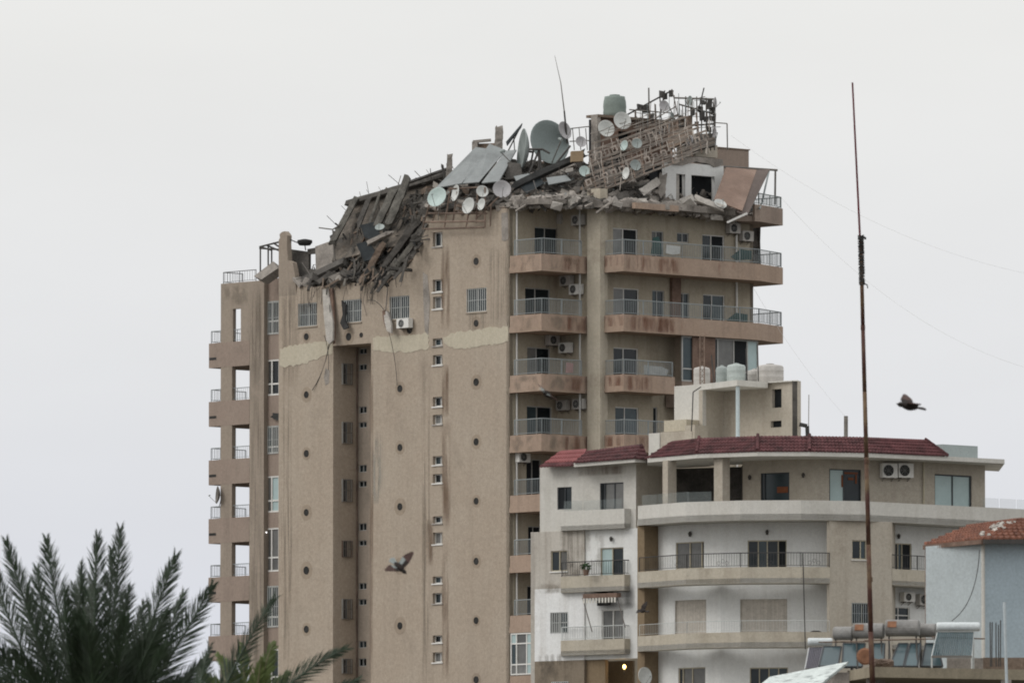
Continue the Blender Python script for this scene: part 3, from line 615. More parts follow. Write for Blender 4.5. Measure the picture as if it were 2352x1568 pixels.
for k, i in enumerate((1, 2, 3, 4)):
    zstain(F2, F2.sz(1436, 700)[0], F2.sz(1500 + 40 * (k % 2), 700)[0], zt[i] - .9, zt[i] + .0, 'st_red'); zstain(Frame(K + UB * (A1 + .02), UA), BW, B2, zt[i] - .9, zt[i], 'st_red')
    if i < 3: zstain(F2, F2.sz(1500, 700)[0], F2.sz(1562, 700)[0], zt[i] - .9, zt[i] + .0, 'st_red')
    zstain(F1, F1.sz(1290, 700)[0], A1, zt[i] - .9, zt[i] + .0, 'st_red'); zstain(F1, 0.1, A1 - .6, zt[i] - .9, zt[i], 'st_grey')
    zstain(FA, .05, B1 - .05, zt[i] - .9, zt[i], 'st_grey', d=.012)
for x0, x1, y0, y1 in ((574, 604, 660, 900), (574, 604, 900, 1300), (574, 604, 1250, 1568)): stain(FA, x0, x1, y0, y1, 'st_and_shade', d=dL + .005)
stain(FA, 511, 572, 652, 705, 'st_grey', d=dL + .008)
# air conditioners of the tower
ac('white air conditioner under the third barred window of the damaged tower', FA, 937, 743, 27, wd=.95, ht=.5)
for i, (fr, x, y, lab, dk) in enumerate([
    (FB, 1289, 504, 'dark air conditioner left of another on the topmost loggia wall of the tower', True),
    (FC, 1336, 506, 'air conditioner beside the corner column on the topmost tower loggia', True),
    (FC, 1309, 645, 'upper shaded air conditioner of the stepped pair on the second tower loggia', True),
    (FC, 1331, 665, 'lower white air conditioner of the stepped pair on the second tower loggia', False),
    (FB, 1262, 782, 'small air conditioner above the door of the third tower loggia', True),
    (FC, 1307, 799, 'white air conditioner right of the door on the third tower loggia', False),
    (FC, 1301, 931, 'left air conditioner of the row on the fourth tower loggia', True),
    (FC, 1338, 928, 'air conditioner next to the column on the fourth tower loggia', True),
    (FB, 1194, 1050, 'white air conditioner on the fifth tower loggia beside a dark doorway', False),
    (FW, 1677, 525, 'dark air conditioner under the hanging brown panel, top right loggia', True),
    (FW, 1707, 543, 'air conditioner right of the downpipe on the top right loggia', True)]):
    ac(lab, fr, x, y, 24, dark=dk, ht=.54)
# ================================================================ wrecked roof of the tower
def dA(x): return 590 + (1170 - x) * .02296 * 1.087
def dF(x):                                         # distance of the front roof edge across the picture
    if x <= 1170: return dA(x) + .3
    if x <= 1390: return 590.2 - (x - 1170) / 220 * 1.2
    return 589.0 + (x - 1390) * .0211
EDGE = [(600, 650), (690, 650), (720, 652), (770, 648), (830, 643), (888, 648), (917, 624), (938, 606), (965, 558), (985, 488), (1170, 474), (1260, 468), (1360, 470), (1440, 478), (1560, 486), (1680, 500), (1760, 505)]
SIL = [(600, 655), (690, 640), (730, 640), (765, 600), (785, 530), (815, 490), (870, 462), (930, 440), (1035, 420), (1090, 395), (1180, 395), (1250, 385), (1330, 390), (1400, 392), (1460, 395), (1530, 400), (1640, 418), (1700, 452), (1760, 500)]
def lerp(tab, x):
    if x <= tab[0][0]: return tab[0][1]
    for (x0, y0), (x1, y1) in zip(tab, tab[1:]):
        if x <= x1: return y0 + (y1 - y0) * (x - x0) / (x1 - x0)
    return tab[-1][1]
TM = 7.0
def ease(q): return q * q * (3 - 2 * q)
def mound(x, t):                                   # world point of the heap surface
    f = dF(x); ze = V(x, lerp(EDGE, x), f).z; zs_ = V(x, lerp(SIL, x), f + TM).z
    P = V(x, 600, f + t); P.z = ze + (max(zs_, ze) - ze) * ease(min(1, max(0, t / TM))); return P
def tq(x, y):                                      # how far back the heap surface lies where it is seen at (x,y)
    for k in range(0, 29):
        t = TM * k / 28
        if proj(mound(x, t))[1] <= y: return t
    return TM
def RP(x, y, off=.35): return V(x, y, dF(x) + tq(x, y) - off)
def RD_(x, y, off=.35): return dF(x) + tq(x, y) - off
hp = MB(); cols = list(range(684, 1752, 5)); tt = [0, .4, .8, 1.3, 1.8, 2.3, 2.9, 3.5, 4.1, 4.7, 5.3, 5.9, 6.5, 7, 8.5, 10]
random.seed(3); vs_ = []
for x in cols:
    for t in tt:
        p = mound(x, t)
        if 0 < t < 9: p = p + Vector((rnd(-.12, .12), rnd(-.12, .12), rnd(-.28, .22)))
        if t == 10: p.z -= 3
        vs_.append(p)
m_ = len(tt); fs_ = [(i * m_ + j, i * m_ + m_ + j, i * m_ + m_ + j + 1, i * m_ + j + 1) for i in range(len(cols) - 1) for j in range(m_ - 1)]
hp.add(vs_, fs_)
hm = mat('heap_of_debris', (.075, .067, .06), var=.6, scale=2.2, col2=(.03, .028, .027), scale2=1.6, thr=(.42, .6), bump=.8, grain=.2)
stuff(hp.build('rubble_heap', hm), 'grey brown heap of crushed concrete covering the top of the damaged tower', 'rubble')
# loose pieces nobody could count
def scatter(nm, n, m, smin, smax, x0, x1, label, flat=.6, seed=1, y_of=None):
    random.seed(seed); mb = MB()
    for k in range(n):
        x = rnd(x0, x1); t = TM * rnd(0, 1) ** 1.3; p = mound(x, t); s = smin + (smax - smin) * rnd(0, 1) ** 2.5
        chunk(mb, p + Z * s * .15, s * rnd(.7, 1.7), s * rnd(.6, 1.2), s * rnd(.3, .9) * flat, .22)
    stuff(mb.build(nm, m), label, 'rubble')
scatter('rubble', 1500, M['concrete'], .12, .8, 690, 1720, 'mid grey broken concrete strewn all over the wrecked tower roof', seed=11)
scatter('rubble', 1200, M['concrete_dark'], .15, .9, 690, 1500, 'dark dusty fragments among the debris on the wrecked tower roof', seed=12)
scatter('rubble', 700, M['concrete_pale'], .06, .4, 1180, 1720, 'pale broken plaster lumps along the roof edge over the balconies', seed=13)
scatter('rubble', 500, M['rubble_brown'], .12, .7, 690, 1640, 'brown broken block pieces scattered through the roof debris', seed=14)
M['edge'] = mat('edge_concrete', (.30, .275, .25), var=.4, scale=.8, col2=(.15, .135, .12), scale2=.7, bump=.4, grain=.14)
# pale broken plaster spilling along the balcony roof edge
random.seed(21); mb = MB()
for k in range(520):
    x = rnd(1175, 1700); p = V(x, lerp(EDGE, x) + rnd(-17, 5), dF(x) - rnd(-.2, .35)); s = rnd(.06, .36) * rnd(.5, 1.3)
    if 1345 < x < 1395: continue
    s = s; chunk(mb, p, s * 1.5, s, s * .6)
stuff(mb.build('edge_rubble', M['edge']), 'crumbled pale concrete hanging over the balcony roof edge', 'rubble')
# twisted reinforcing bars and sticks
random.seed(31); mb = MB()
for k in range(520):
    x = rnd(700, 1660); t = TM * rnd(0, 1); p = mound(x, t); d = Vector((rnd(-1, 1), rnd(-1, 1), rnd(-.15, 1.0))).normalized(); ln = rnd(.4, 1.7); q1 = p + d * ln * .5; q2 = q1 + (d + Vector((rnd(-.6, .6), rnd(-.6, .6), rnd(-.9, .2)))).normalized() * ln * .5
    mb.path([p, q1, q2], rnd(.012, .028), 4)
stuff(mb.build('reinforcing_bars', M['steel']), 'thin bent steel bars sticking out of the roof debris', 'steel bars')
# cables dangling over the broken wall top
random.seed(33); mb = MB()
for k in range(34):
    x = rnd(690, 975); p = mound(x, 0) + FA.N * .15; L_ = rnd(.3, 1.6) * (1.6 if rnd(0, 1) < .15 else 1); q = p + Vector((rnd(-.25, .25), 0, -L_ * .6)); mb.path([p, q, q + Vector((rnd(-.2, .2), 0, -L_ * .4))], .012, 3)
stuff(mb.build('dangling_wires', M['wire']), 'thin torn wires dangling down from the broken wall top', 'wires')

# ---- big fallen pieces, each a thing
def slab(name, label, cat, quad, th, m, group=None, jitter=0, n=1):
    """quad: four (px,py,depth) corners in order; th thickness"""
    P = [V(*p) for p in quad]; nn = (P[1] - P[0]).cross(P[3] - P[0]).normalized()
    if nn.y > 0: nn = -nn
    mb = MB().prism(P, -nn * th); return tag(mb.build(name, m), label, cat, group)
def fallen_beam(label, x0, y0, x1, y1, off0, off1, wd, ht, m, cat='beam', name='concrete_beam', jit=.05, group=None):
    p = V(x0, y0, off0); q = V(x1, y1, off1); return tag((rough_beam(p, q, wd, ht) if jit else MB().beam(p, q, wd, ht)).build(name, m), label, cat, group)
M['mid'] = mat('dusty_column_concrete', (.125, .118, .104), var=.5, scale=1.6, col2=(.058, .055, .05), scale2=1.2, bump=.6, grain=.16)
# tilted floor plate hanging over the left corner
D = dA
slab('collapsed_floor_slab', 'large tilted brown grey floor plate leaning over the left broken corner', 'slab', [(800, 474, D(800) + 4.2), (1032, 408, D(1032) + 5.2), (985, 545, D(985) + .8), (762, 600, D(762) + 1.4)], .25, mat('scorched_floor_plate', (.085, .075, .064), var=.5, scale=1.4, col2=(.16, .135, .11), scale2=1.1, bump=.6, grain=.2))
fallen_beam('long dark edge beam along the top of the tilted floor plate', 803, 468, 1040, 398, D(803) + 4.0, D(1040) + 5.0, .3, .35, M['concrete_dark'])
fallen_beam('thin dark rail above the tilted plate running up to the sheet metal roof', 925, 424, 1035, 385, D(925) + 3.6, D(1035) + 4.6, .12, .14, M['steel_dark'])
fallen_beam('tall grey column leaning behind the shorter one on the tilted plate', 935, 412, 893, 516, D(935) + 3.0, D(893) + .9, .42, .4, M['mid'], 'column', 'fallen_column')
fallen_beam('shorter grey column lying beside the tall one on the tilted plate', 904, 437, 866, 520, D(904) + 3.2, D(866) + 1.0, .38, .36, M['mid'], 'column', 'fallen_column')
fallen_beam('slanting concrete rib forming the left edge of the tilted plate', 816, 458, 764, 556, D(816) + 3.6, D(764) + .6, .32, .3, M['mid'], 'column', 'fallen_column')
fallen_beam('narrow dark rib right of the left edge rib', 848, 455, 822, 520, D(848) + 3.2, D(822) + 1.4, .26, .3, M['concrete_dark'], 'column', 'fallen_column')
fallen_beam('thin pale post leaning between the ribs of the tilted plate', 872, 446, 846, 520, D(872) + 3.2, D(846) + 1.3, .14, .16, M['mid'], 'post', 'leaning_post')
fallen_beam('long pale beam sliding down the lower right edge of the collapse', 985, 512, 903, 622, D(985) + .2, D(903) - .1, .32, .28, M['mid'])
fallen_beam('dark beam just above the long pale sliding beam', 962, 506, 884, 612, D(962) + .7, D(884) + .3, .36, .35, M['concrete_dark'])
fallen_beam('broken brown beam in the middle of the left collapse', 880, 560, 838, 640, D(880) + .5, D(838) + .2, .34, .34, M['rubble_brown'])
fallen_beam('short grey beam crossing the hollow of the left collapse', 895, 535, 845, 560, D(895) + .6, D(845) + .5, .25, .25, M['concrete'])
slab('sheet_panel', 'dark blue black sheet panel in the hollow of the collapse', 'sheet metal', [(826, 517, D(826) + .7), (862, 509, D(862) + .9), (880, 560, D(880) + .6), (838, 545, D(838) + .5)], .05, M['tin_dark'])
slab('sheet_panel', 'second dark sheet folded down below the blue black panel', 'sheet metal', [(818, 560, D(818) + .5), (845, 553, D(845) + .5), (872, 592, D(872) + .3), (836, 600, D(836) + .3)], .05, M['tin_dark'])
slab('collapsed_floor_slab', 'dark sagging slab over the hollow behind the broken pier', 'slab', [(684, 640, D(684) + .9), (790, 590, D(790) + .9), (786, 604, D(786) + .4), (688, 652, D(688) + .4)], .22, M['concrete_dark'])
slab('wall_fragment', 'upright dark wall piece with a gap behind the broken pier', 'wall', [(666, 572, D(666) + 1.6), (709, 578, D(709) + 1.8), (709, 640, D(709) + 1.4), (666, 640, D(666) + 1.2)], .2, M['concrete_dark'])
slab('wall_fragment', 'grey brown wall piece right of the bright gap', 'wall', [(724, 566, D(724) + 1.8), (764, 552, D(764) + 2.0), (770, 640, D(770) + 1.4), (726, 644, D(726) + 1.4)], .2, M['concrete'])
slab('wall_fragment', 'narrow lintel piece spanning the bright gap', 'wall', [(706, 572, D(706) + 1.7), (728, 568, D(728) + 1.8), (728, 582, D(728) + 1.8), (706, 584, D(706) + 1.7)], .2, M['concrete_dark'])
slab('wall_fragment', 'broken sill piece closing the bright gap from below', 'wall', [(704, 622, D(704) + 1.5), (716, 617, D(716) + 1.5), (730, 621, D(730) + 1.5), (730, 655, D(730) + 1.3), (704, 655, D(704) + 1.3)][:3] + [(730, 655, D(730) + 1.3)], .2, M['concrete_dark'])
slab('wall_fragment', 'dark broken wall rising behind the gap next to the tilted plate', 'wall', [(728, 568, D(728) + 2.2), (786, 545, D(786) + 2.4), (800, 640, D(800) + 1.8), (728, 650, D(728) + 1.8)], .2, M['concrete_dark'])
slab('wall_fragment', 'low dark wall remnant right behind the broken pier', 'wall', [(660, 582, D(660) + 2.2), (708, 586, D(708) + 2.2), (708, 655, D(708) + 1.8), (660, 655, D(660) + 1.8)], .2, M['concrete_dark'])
slab('collapsed_floor_slab', 'pale grey slab tilted on the ledge left of the broken pier', 'slab', [(583, 634, D(583) + .9), (628, 600, D(628) + 1.3), (638, 616, D(638) + .6), (600, 642, D(600) + .5)], .5, M['concrete'])
# hanging pieces on the wall face
def on_face(fr, pts, th, d0, d1):
    """polygon hanging in front of a wall, leaning from d0 (top) to d1 (bottom)"""
    ymin = min(p[1] for p in pts); ymax = max(p[1] for p in pts); P = []
    for x, y in pts:
        k = (y - ymin) / (ymax - ymin); d = d0 + (d1 - d0) * k; s, z = fr.sz(x, y, d); P.append(fr.pt(s, z, d))
    return MB().prism(P, fr.N * th)
tag(on_face(FA, [(744, 665), (758, 663), (768, 740), (768, 782), (760, 790), (753, 782), (747, 720)], .12, .05, .5).build('hanging_slab', M['concrete_pale']), 'long pale slab hanging down the wall between two barred windows', 'slab')
tag(on_face(FA, [(758, 664), (766, 662), (771, 745), (771, 784), (768, 790), (766, 740)], .1, .05, .35).build('hanging_plank', M['brick']), 'narrow brown plank hanging along the long pale slab', 'plank')
tag(on_face(FA, [(884, 712), (893, 716), (902, 745), (902, 765), (892, 760), (887, 740)], .12, .05, .45).build('hanging_slab', M['concrete_pale']), 'short pale fragment hanging beside the third barred window', 'slab')
tag(on_face(FA, [(881, 714), (887, 712), (891, 742), (888, 752), (883, 735)], .1, .1, .3).build('hanging_plank', M['brick']), 'small brown splinter hanging left of the short pale fragment', 'plank')
tag(on_face(FA, [(787, 690), (797, 700), (795, 735), (803, 752), (792, 757), (784, 742), (790, 722)], .1, .05, .3).build('hanging_rag', M['soot']), 'torn black rag hanging over the second barred window', 'cloth')
def cable(label, pts, r, m='wire', sag=0, cat='cable', group=None):
    return tag(MB().path(pts, r, 5).build('cable', M[m]), label, cat, group)
def arc(p, q, bend, n=10):
    return [p.lerp(q, k / n) + bend * (4 * (k / n) * (1 - k / n)) for k in range(n + 1)]
fa = lambda x, y, d=.12: FA.pt(*FA.sz(x, y, d), d)
cable('long black cable hanging from the pale slab to the upper left vent', arc(fa(757, 700, .45), fa(717, 896, .1), Vector((.35, 0, -.3))), .022)
cable('thin cable below the pale slab ending at a dark wall stain', arc(fa(745, 770, .4), fa(754, 850, .1), Vector((.1, 0, 0))), .016)
cable('thin cable from the short hanging fragment to the middle vent', arc(fa(893, 762, .4), fa(912, 885, .1), Vector((.1, 0, -.1))), .016)
cable('slack wire between the broken wall top and the short hanging fragment', arc(fa(845, 690, .2), fa(882, 712, .3), Vector((0, 0, .2))), .016)
tag(MB().path([fa(890, 660, .2), fa(888, 690, .25), fa(886, 712, .3)], .03, 5).build('bent_bar', M['steel']), 'bent bar holding the short hanging fragment under the broken wall', 'steel bar')
# canopy frame on the left ledge
t = thing('canopy_frame', 'thin dark steel canopy frame left of the broken pier', 'frame', V(620, 640, D(620) + 1.6)); q = D(620) + 1.6
for nm, ps in (('post', [(598, 566, 598, 640)]), ('post', [(616, 562, 616, 640)]), ('post', [(624, 572, 624, 640)]), ('roof_frame', [(596, 567, 640, 556), (596, 570, 640, 573), (612, 563, 640, 575), (598, 567, 622, 574), (628, 558, 640, 566)])):
    mb = MB()
    for a_, b_, c_, d_ in ps: mb.tube(V(a_, b_, q), V(c_, d_, q - .5 if nm != 'post' else q), .045 if nm == 'post' else .05, 6)
    mb.build(nm, M['steel_dark'], t)
t = thing('steel_bracket', 'thin steel post with branching rods above the grey brown wall piece', 'steel bar', V(765, 600, D(765) + 1)); mb = MB(); q = D(765) + 1
for a_, b_, c_, d_ in ((764, 527, 770, 600), (764, 527, 732, 523), (764, 527, 785, 514), (766, 530, 776, 552)): mb.tube(V(a_, b_, q), V(c_, d_, q), .035, 5)
mb.build('rod', M['steel'], t)
t = thing('wrecked_fan', 'dark round object on a bent arm above the broken pier', 'debris', V(700, 575, D(700) + 1.5)); q = D(700) + 1.5
MB().lathe(V(700, 555, q), Vector((0, 0, 1)), [(.02, -.22), (.3, -.2), (.42, -.05), (.4, .08), (.1, .14)], 14).build('drum', M['soot'], t, smooth=True)
MB().path([V(662, 548, q), V(680, 556, q), V(700, 562, q), V(702, 575, q)], .03, 5).build('arm', M['steel_dark'], t)
tag(MB().obox(RP(822, 632, .2), Vector((1, 0, 0)), Vector((0, 1, 0)), Z, .22, .2, .2, .08).build('red_bundle', M['red_cloth']), 'small dark red bundle lying in the left collapse', 'bundle')

# splinters, planks and small beams lying with the slope
M['plank_grey'] = mat('dusty_grey_board', (.105, .097, .085), var=.4, scale=1.3, grain=.12)
def planks(nm, n, m, xr, yr, dx, dy, lr, wr, label, seed, off=(.1, .7), n2=0):
    random.seed(seed); mb = MB()
    for k in range(n):
        x = rnd(*xr); y = rnd(*yr); e_, s_ = lerp(EDGE, x), lerp(SIL, x)
        if not (s_ - 6 < y < e_ + 4): continue
        p = RP(x, y, rnd(*off)); a = math.atan2(dy, dx) + rnd(-.5, .5) * (1 if rnd(0, 1) < .7 else 2.6); L_ = rnd(*lr); d = Vector((math.cos(a), -.25 * math.sin(a) + rnd(-.2, .2), -math.sin(a))).normalized()
        w_ = rnd(*wr) * rnd(.3, .75); L_ *= rnd(.4, .9); mb.beam(p - d * L_ / 2, p + d * L_ / 2, w_, w_ * rnd(.3, .9), up=Vector((rnd(-.3, .3), -1, .4)).normalized(), jit=w_ * .35)
    stuff(mb.build(nm, m), label, 'debris')
planks('debris_planks', 506, M['concrete_dark'], (690, 985), (440, 655), -.45, 1, (.5, 2.2), (.06, .3), 'dark splintered planks and ribs lying down the left collapse', 51, (.5, 2.2))
planks('debris_planks', 330, M['plank_grey'], (690, 985), (440, 655), -.5, 1, (.4, 1.7), (.05, .22), 'grey splintered planks and ribs lying down the left collapse', 52, (.5, 2.2))
planks('debris_planks', 286, M['rubble_brown'], (700, 985), (470, 655), -.6, 1, (.4, 1.5), (.05, .22), 'brown splintered planks lying down the left collapse', 53, (.5, 2.2))
planks('debris_planks', 198, M['soot'], (690, 960), (500, 655), -.4, 1, (.5, 1.8), (.1, .34), 'charred black boards in the left collapse', 54, (.4, 2.0))
planks('debris_planks', 374, M['concrete_dark'], (1170, 1520), (395, 470), 1, -.35, (.4, 1.8), (.05, .26), 'dark boards lying crosswise in the middle of the roof debris', 55)
planks('debris_planks', 242, M['concrete'], (1170, 1690), (395, 480), 1, -.3, (.3, 1.3), (.05, .22), 'grey boards lying crosswise in the middle of the roof debris', 56)
planks('debris_planks', 154, M['tin'], (1000, 1400), (395, 470), 1, -.4, (.3, 1.1), (.06, .3), 'bluish metal strips in the middle of the roof debris', 57)
planks('debris_planks', 176, M['rubble_brown'], (980, 1180), (400, 490), 1, -.5, (.3, 1.3), (.04, .16), 'brown sticks in the debris behind the rack of small dishes', 58)
# crumbs caught on the tilted plate
random.seed(71); mb = MB()
for k in range(1500):
    x = rnd(770, 1000); y = rnd(440, 640); e_, s_ = lerp(EDGE, x), lerp(SIL, x)
    if not (s_ < y < e_): continue
    s__ = rnd(.05, .26) * rnd(.5, 1); chunk(mb, RP(x, y, rnd(.4, 1.9)), s__ * 1.4, s__, s__ * .6, .3)
stuff(mb.build('rubble', M['concrete_dark']), 'dark crumbs of concrete caught on the tilted floor plate', 'rubble')
# ---- sheet metal roof in the middle
for lab, quad, m in (
    ('wide grey sheet metal roof panel sliding down left of the others', [(1092, 338, 596.8), (1124, 342, 596.6), (1060, 421, 593.4), (1000, 432, 594.0)], 'tin'),
    ('middle grey sheet metal roof panel between two others', [(1124, 330, 596.8), (1162, 345, 596.4), (1100, 418, 592.8), (1062, 421, 593.2)], 'tin'),
    ('right grey sheet metal roof panel ending above the small dishes', [(1162, 346, 596.2), (1186, 344, 595.8), (1146, 416, 592.2), (1106, 420, 592.6)], 'tin'),
    ('dark pointed sheet metal shard standing up beside the dish seen edge-on', [(1199, 283, 596.0), (1196, 292, 595.7), (1164, 334, 595.0), (1162, 326, 595.2)], 'tin_dark')):
    slab('sheet_panel', lab, 'sheet metal', quad, .06, M[m])
mb = MB(); mb.tube(V(1197, 288, 595.9), V(1168, 345, 595.0), .04, 5); mb.tube(V(1180, 315, 595.5), V(1182, 345, 595.0), .03, 5)
tag(mb.build('steel_strut', M['steel_dark']), 'thin strut propping the dark pointed shard', 'steel bar')
fallen_beam('broken concrete pillar stump behind the sheet metal roof', 1147, 297, 1145, 345, 598.0, 598.0, .42, .42, M['concrete'], 'pillar', 'broken_pillar')
fallen_beam('thin jagged stump left of the sheet metal roof', 1033, 358, 1031, 410, 597.4, 597.4, .3, .3, M['concrete'], 'pillar', 'broken_pillar')
fallen_beam('short leaning stub at the left foot of the sheet metal roof', 1015, 376, 1022, 410, 597, 597, .14, .14, M['steel_dark'], 'post', 'leaning_post')
t = thing('wall_fragment', 'dark doorway frame stub with an open gap behind the sheet metal', 'wall', V(1105, 400, 598)); mb = MB()
mb.beam(V(1092, 326, 598), V(1092, 395, 598), .3, .3); mb.beam(V(1086, 326, 598), V(1128, 322, 598), .3, .14); mb.build('frame', M['concrete'], t); mb = MB(); mb.beam(V(1120, 330, 598.1), V(1120, 400, 598.1), .95, .3); mb.build('infill', M['rubble_brown'], t)
slab('wall_fragment', 'grey broken wall stub under the right sheet metal panel', 'wall', [(1166, 372, 594.2), (1196, 376, 594.0), (1200, 408, 593.6), (1160, 412, 593.6)], .2, M['concrete_dark'])
fallen_beam('long black beam rising across the debris under the big dish', 1180, 428, 1345, 352, 591.6, 593.5, .34, .34, M['soot'])
slab('sheet_panel', 'greenish sheet lying under the dish seen edge-on', 'sheet metal', [(1180, 405, 593), (1215, 398, 593.2), (1232, 412, 592.5), (1190, 422, 592.3)], .05, M['tin'])
slab('sheet_panel', 'pale sheet lying below the big dish above the loggias', 'sheet metal', [(1255, 408, 591.9), (1300, 402, 592.1), (1312, 414, 591.5), (1260, 424, 591.3)], .05, M['tin'])
slab('sheet_panel', 'dark slanted sheet left of the pale one above the loggias', 'sheet metal', [(1195, 430, 591.6), (1240, 408, 592.3), (1250, 420, 591.8), (1210, 444, 591.1)], .05, M['tin_dark'])
tag(MB().obox(V(1325, 360, 592.6), Vector((1, .1, .05)).normalized(), Vector((-.1, 1, 0)).normalized(), Z, .32, .3, .28).build('carton', mat('tan_carton', (.29, .215, .14))), 'tan box sitting in the debris right of the big dish', 'box')
tag(MB().obox(V(1308, 391, 592.0), Vector((1, .1, .2)).normalized(), Vector((-.1, 1, 0)).normalized(), Z, .18, .2, .1).build('carton', M['concrete_pale']), 'small flat pale box below the tan box', 'box')

# ---- dishes
dl = [
 ('largest satellite dish, dark grey, towering over the middle of the roof', 1263, 326, 594.5, 52, 33, 12, 'dish_big', 1.6),
 ('tall dish seen almost edge-on beside the largest dish', 1197, 346, 594.6, 51, -80, 6, 'dish_grey', 1.5),
 ('small tan dish overlapping the right rim of the largest dish', 1298, 299, 594.8, 21, 50, 15, 'dish_lilac', None),
 ('small lilac dish below the thin railing right of the largest dish', 1335, 325, 594.2, 13, 20, 20, 'dish_lilac', None),
 ('left of the two white dishes in front of the dark roof tank', 1393, 295, 594.0, 20, 22, 15, 'dish', None),
 ('right of the two white dishes in front of the dark roof tank', 1430, 277, 594.0, 21, 22, 15, 'dish', None),
 ('pale cyan dish at the left end of the rusty frame', 1003, 452, D(1003) - .9, 24, -30, 20, 'dish_cyan', 1.2),
 ('slim white dish turned sideways on the rusty frame', 1045, 443, D(1045) - .8, 19, -66, 10, 'dish', None),
 ('round white dish at the top of the rusty frame above an oval one', 1108, 439, D(1108) - .8, 14, 12, 15, 'dish', None),
 ('lowest white oval dish on the rusty frame', 1075, 472, D(1075) - 1.0, 19, -46, 12, 'dish', None),
 ('smallest oval dish on the rusty frame', 1105, 469, D(1105) - .9, 14, -55, 10, 'dish', None),
 ('large lilac grey dish right of the rusty frame', 1153, 434, 590.6, 21, 8, 14, 'dish_lilac', 1.0),
 ('small dish in the middle of the tilted brown lattice', 1463, 329, 592.2, 12, 10, 15, 'dish_grey', None),
 ('narrow dish left of the middle one on the tilted brown lattice', 1433, 334, 592.2, 12, -48, 10, 'dish_cyan', None),
 ('small dish on the lower half of the tilted brown lattice', 1460, 379, 591.2, 13, 25, 14, 'dish_grey', None),
 ('white oval dish at the bottom edge of the tilted brown lattice', 1437, 398, 590.6, 14, -58, 8, 'dish', None),
 ('pale dish at the left foot of the tilted brown lattice', 1343, 393, 591.2, 13, 18, 16, 'dish_cyan', None),
 ('lilac dish near the upper left of the pole thicket', 1526, 243, 596.0, 13, 30, 12, 'dish_lilac', None),
 ('narrow dish hanging at the right end of the tilted brown lattice', 1584, 322, 593.6, 11, -52, 5, 'dish_lilac', None),
 ('slim dish on a tall pole inside the pole thicket', 1583, 232, 597.0, 12, -62, 8, 'dish_grey', None),
 ('edge-on dish on the outermost pole of the thicket', 1644, 235, 597.0, 12, 76, 5, 'dish_lilac', None),
 ('edge-on dish low on the outermost poles above the roof wall', 1640, 305, 597.0, 14, -76, 5, 'dish_lilac', None),
 ('small dark edge-on dish in the middle of the pole thicket', 1545, 268, 597.0, 10, 70, 5, 'dish_grey', None),
 ('grey dish lying flat at the foot of the fallen columns', 872, 521, D(872) - .2, 11, -10, 48, 'dish_grey', None),
 ('white dish lying in rubble at the foot of the leaning brown panel', 1655, 467, 591.6, 15, 30, 45, 'dish', None)]
for lab, x, y, dep, r, yaw, tilt, m, st in dl: dish(lab, x, y, dep, r, yaw, tilt, m, st)
# big dish support
t = thing('dish_stand', 'dark steel tripod carrying the largest dish', 'stand', V(1240, 400, 593.5))
for a_, b_, c_, d_ in ((1238, 342, 1238, 420), (1238, 345, 1215, 400), (1238, 345, 1247, 420), (1215, 343, 1246, 343), (1246, 343, 1262, 352), (1310, 335, 1262, 395)):
    MB().tube(V(a_, b_, 593.4), V(c_, d_, 593.2), .06, 6).build('leg', M['steel_dark'], t)
# rusty frame under the left dishes
t = thing('dish_rack', 'rusty steel lattice carrying small dishes above the blank wall', 'frame', V(1050, 525, D(1050) - .6)); q = lambda x: D(x) - .55
for (a_, b_, c_, d_) in ((970, 526, 1112, 522), (977, 510, 1114, 508), (984, 490, 1118, 490), (1030, 434, 1112, 430)):
    MB().tube(V(a_, b_, q(a_)), V(c_, d_, q(c_)), .05, 6).build('rail', M['rust'], t)
for (a_, b_, c_, d_) in ((986, 470, 970, 527), (1004, 474, 992, 512), (1035, 430, 1020, 526), (1050, 440, 1040, 510), (1078, 480, 1070, 524), (1097, 432, 1094, 512), (1114, 430, 1114, 523), (1128, 470, 1126, 520), (1146, 452, 1096, 500)):
    MB().tube(V(a_, b_, q(a_)), V(c_, d_, q(c_)), .042, 6).build('upright', M['rust'], t)
# whip antenna and thin railing
t = thing('whip_antenna', 'tall thin leaning whip antenna rising behind the largest dish', 'antenna', V(1303, 330, 595))
MB().tube(V(1303, 330, 595), V(1296, 255, 595), .06, 6, .045).build('mast', M['steel_dark'], t); MB().tube(V(1296, 255, 595), V(1288, 190, 595), .035, 5, .025).build('mast', M['steel'], t); MB().tube(V(1288, 190, 595), V(1274, 128, 595), .022, 5, .01).build('whip', M['steel'], t)
t = thing('roof_railing', 'thin steel railing between the largest dish and the dark roof tank', 'railing', V(1340, 340, 596)); mb = MB()
for a_, b_, c_, d_ in ((1305, 296, 1378, 288), (1308, 325, 1376, 322)): mb.tube(V(a_, b_, 596), V(c_, d_, 596), .03, 5)
mb.build('rail', M['steel'], t); mb = MB()
for x in (1315, 1330, 1345, 1360, 1372): mb.tube(V(x, 295, 596), V(x + 4, 345, 596), .025, 5)
mb.build('baluster', M['steel'], t)

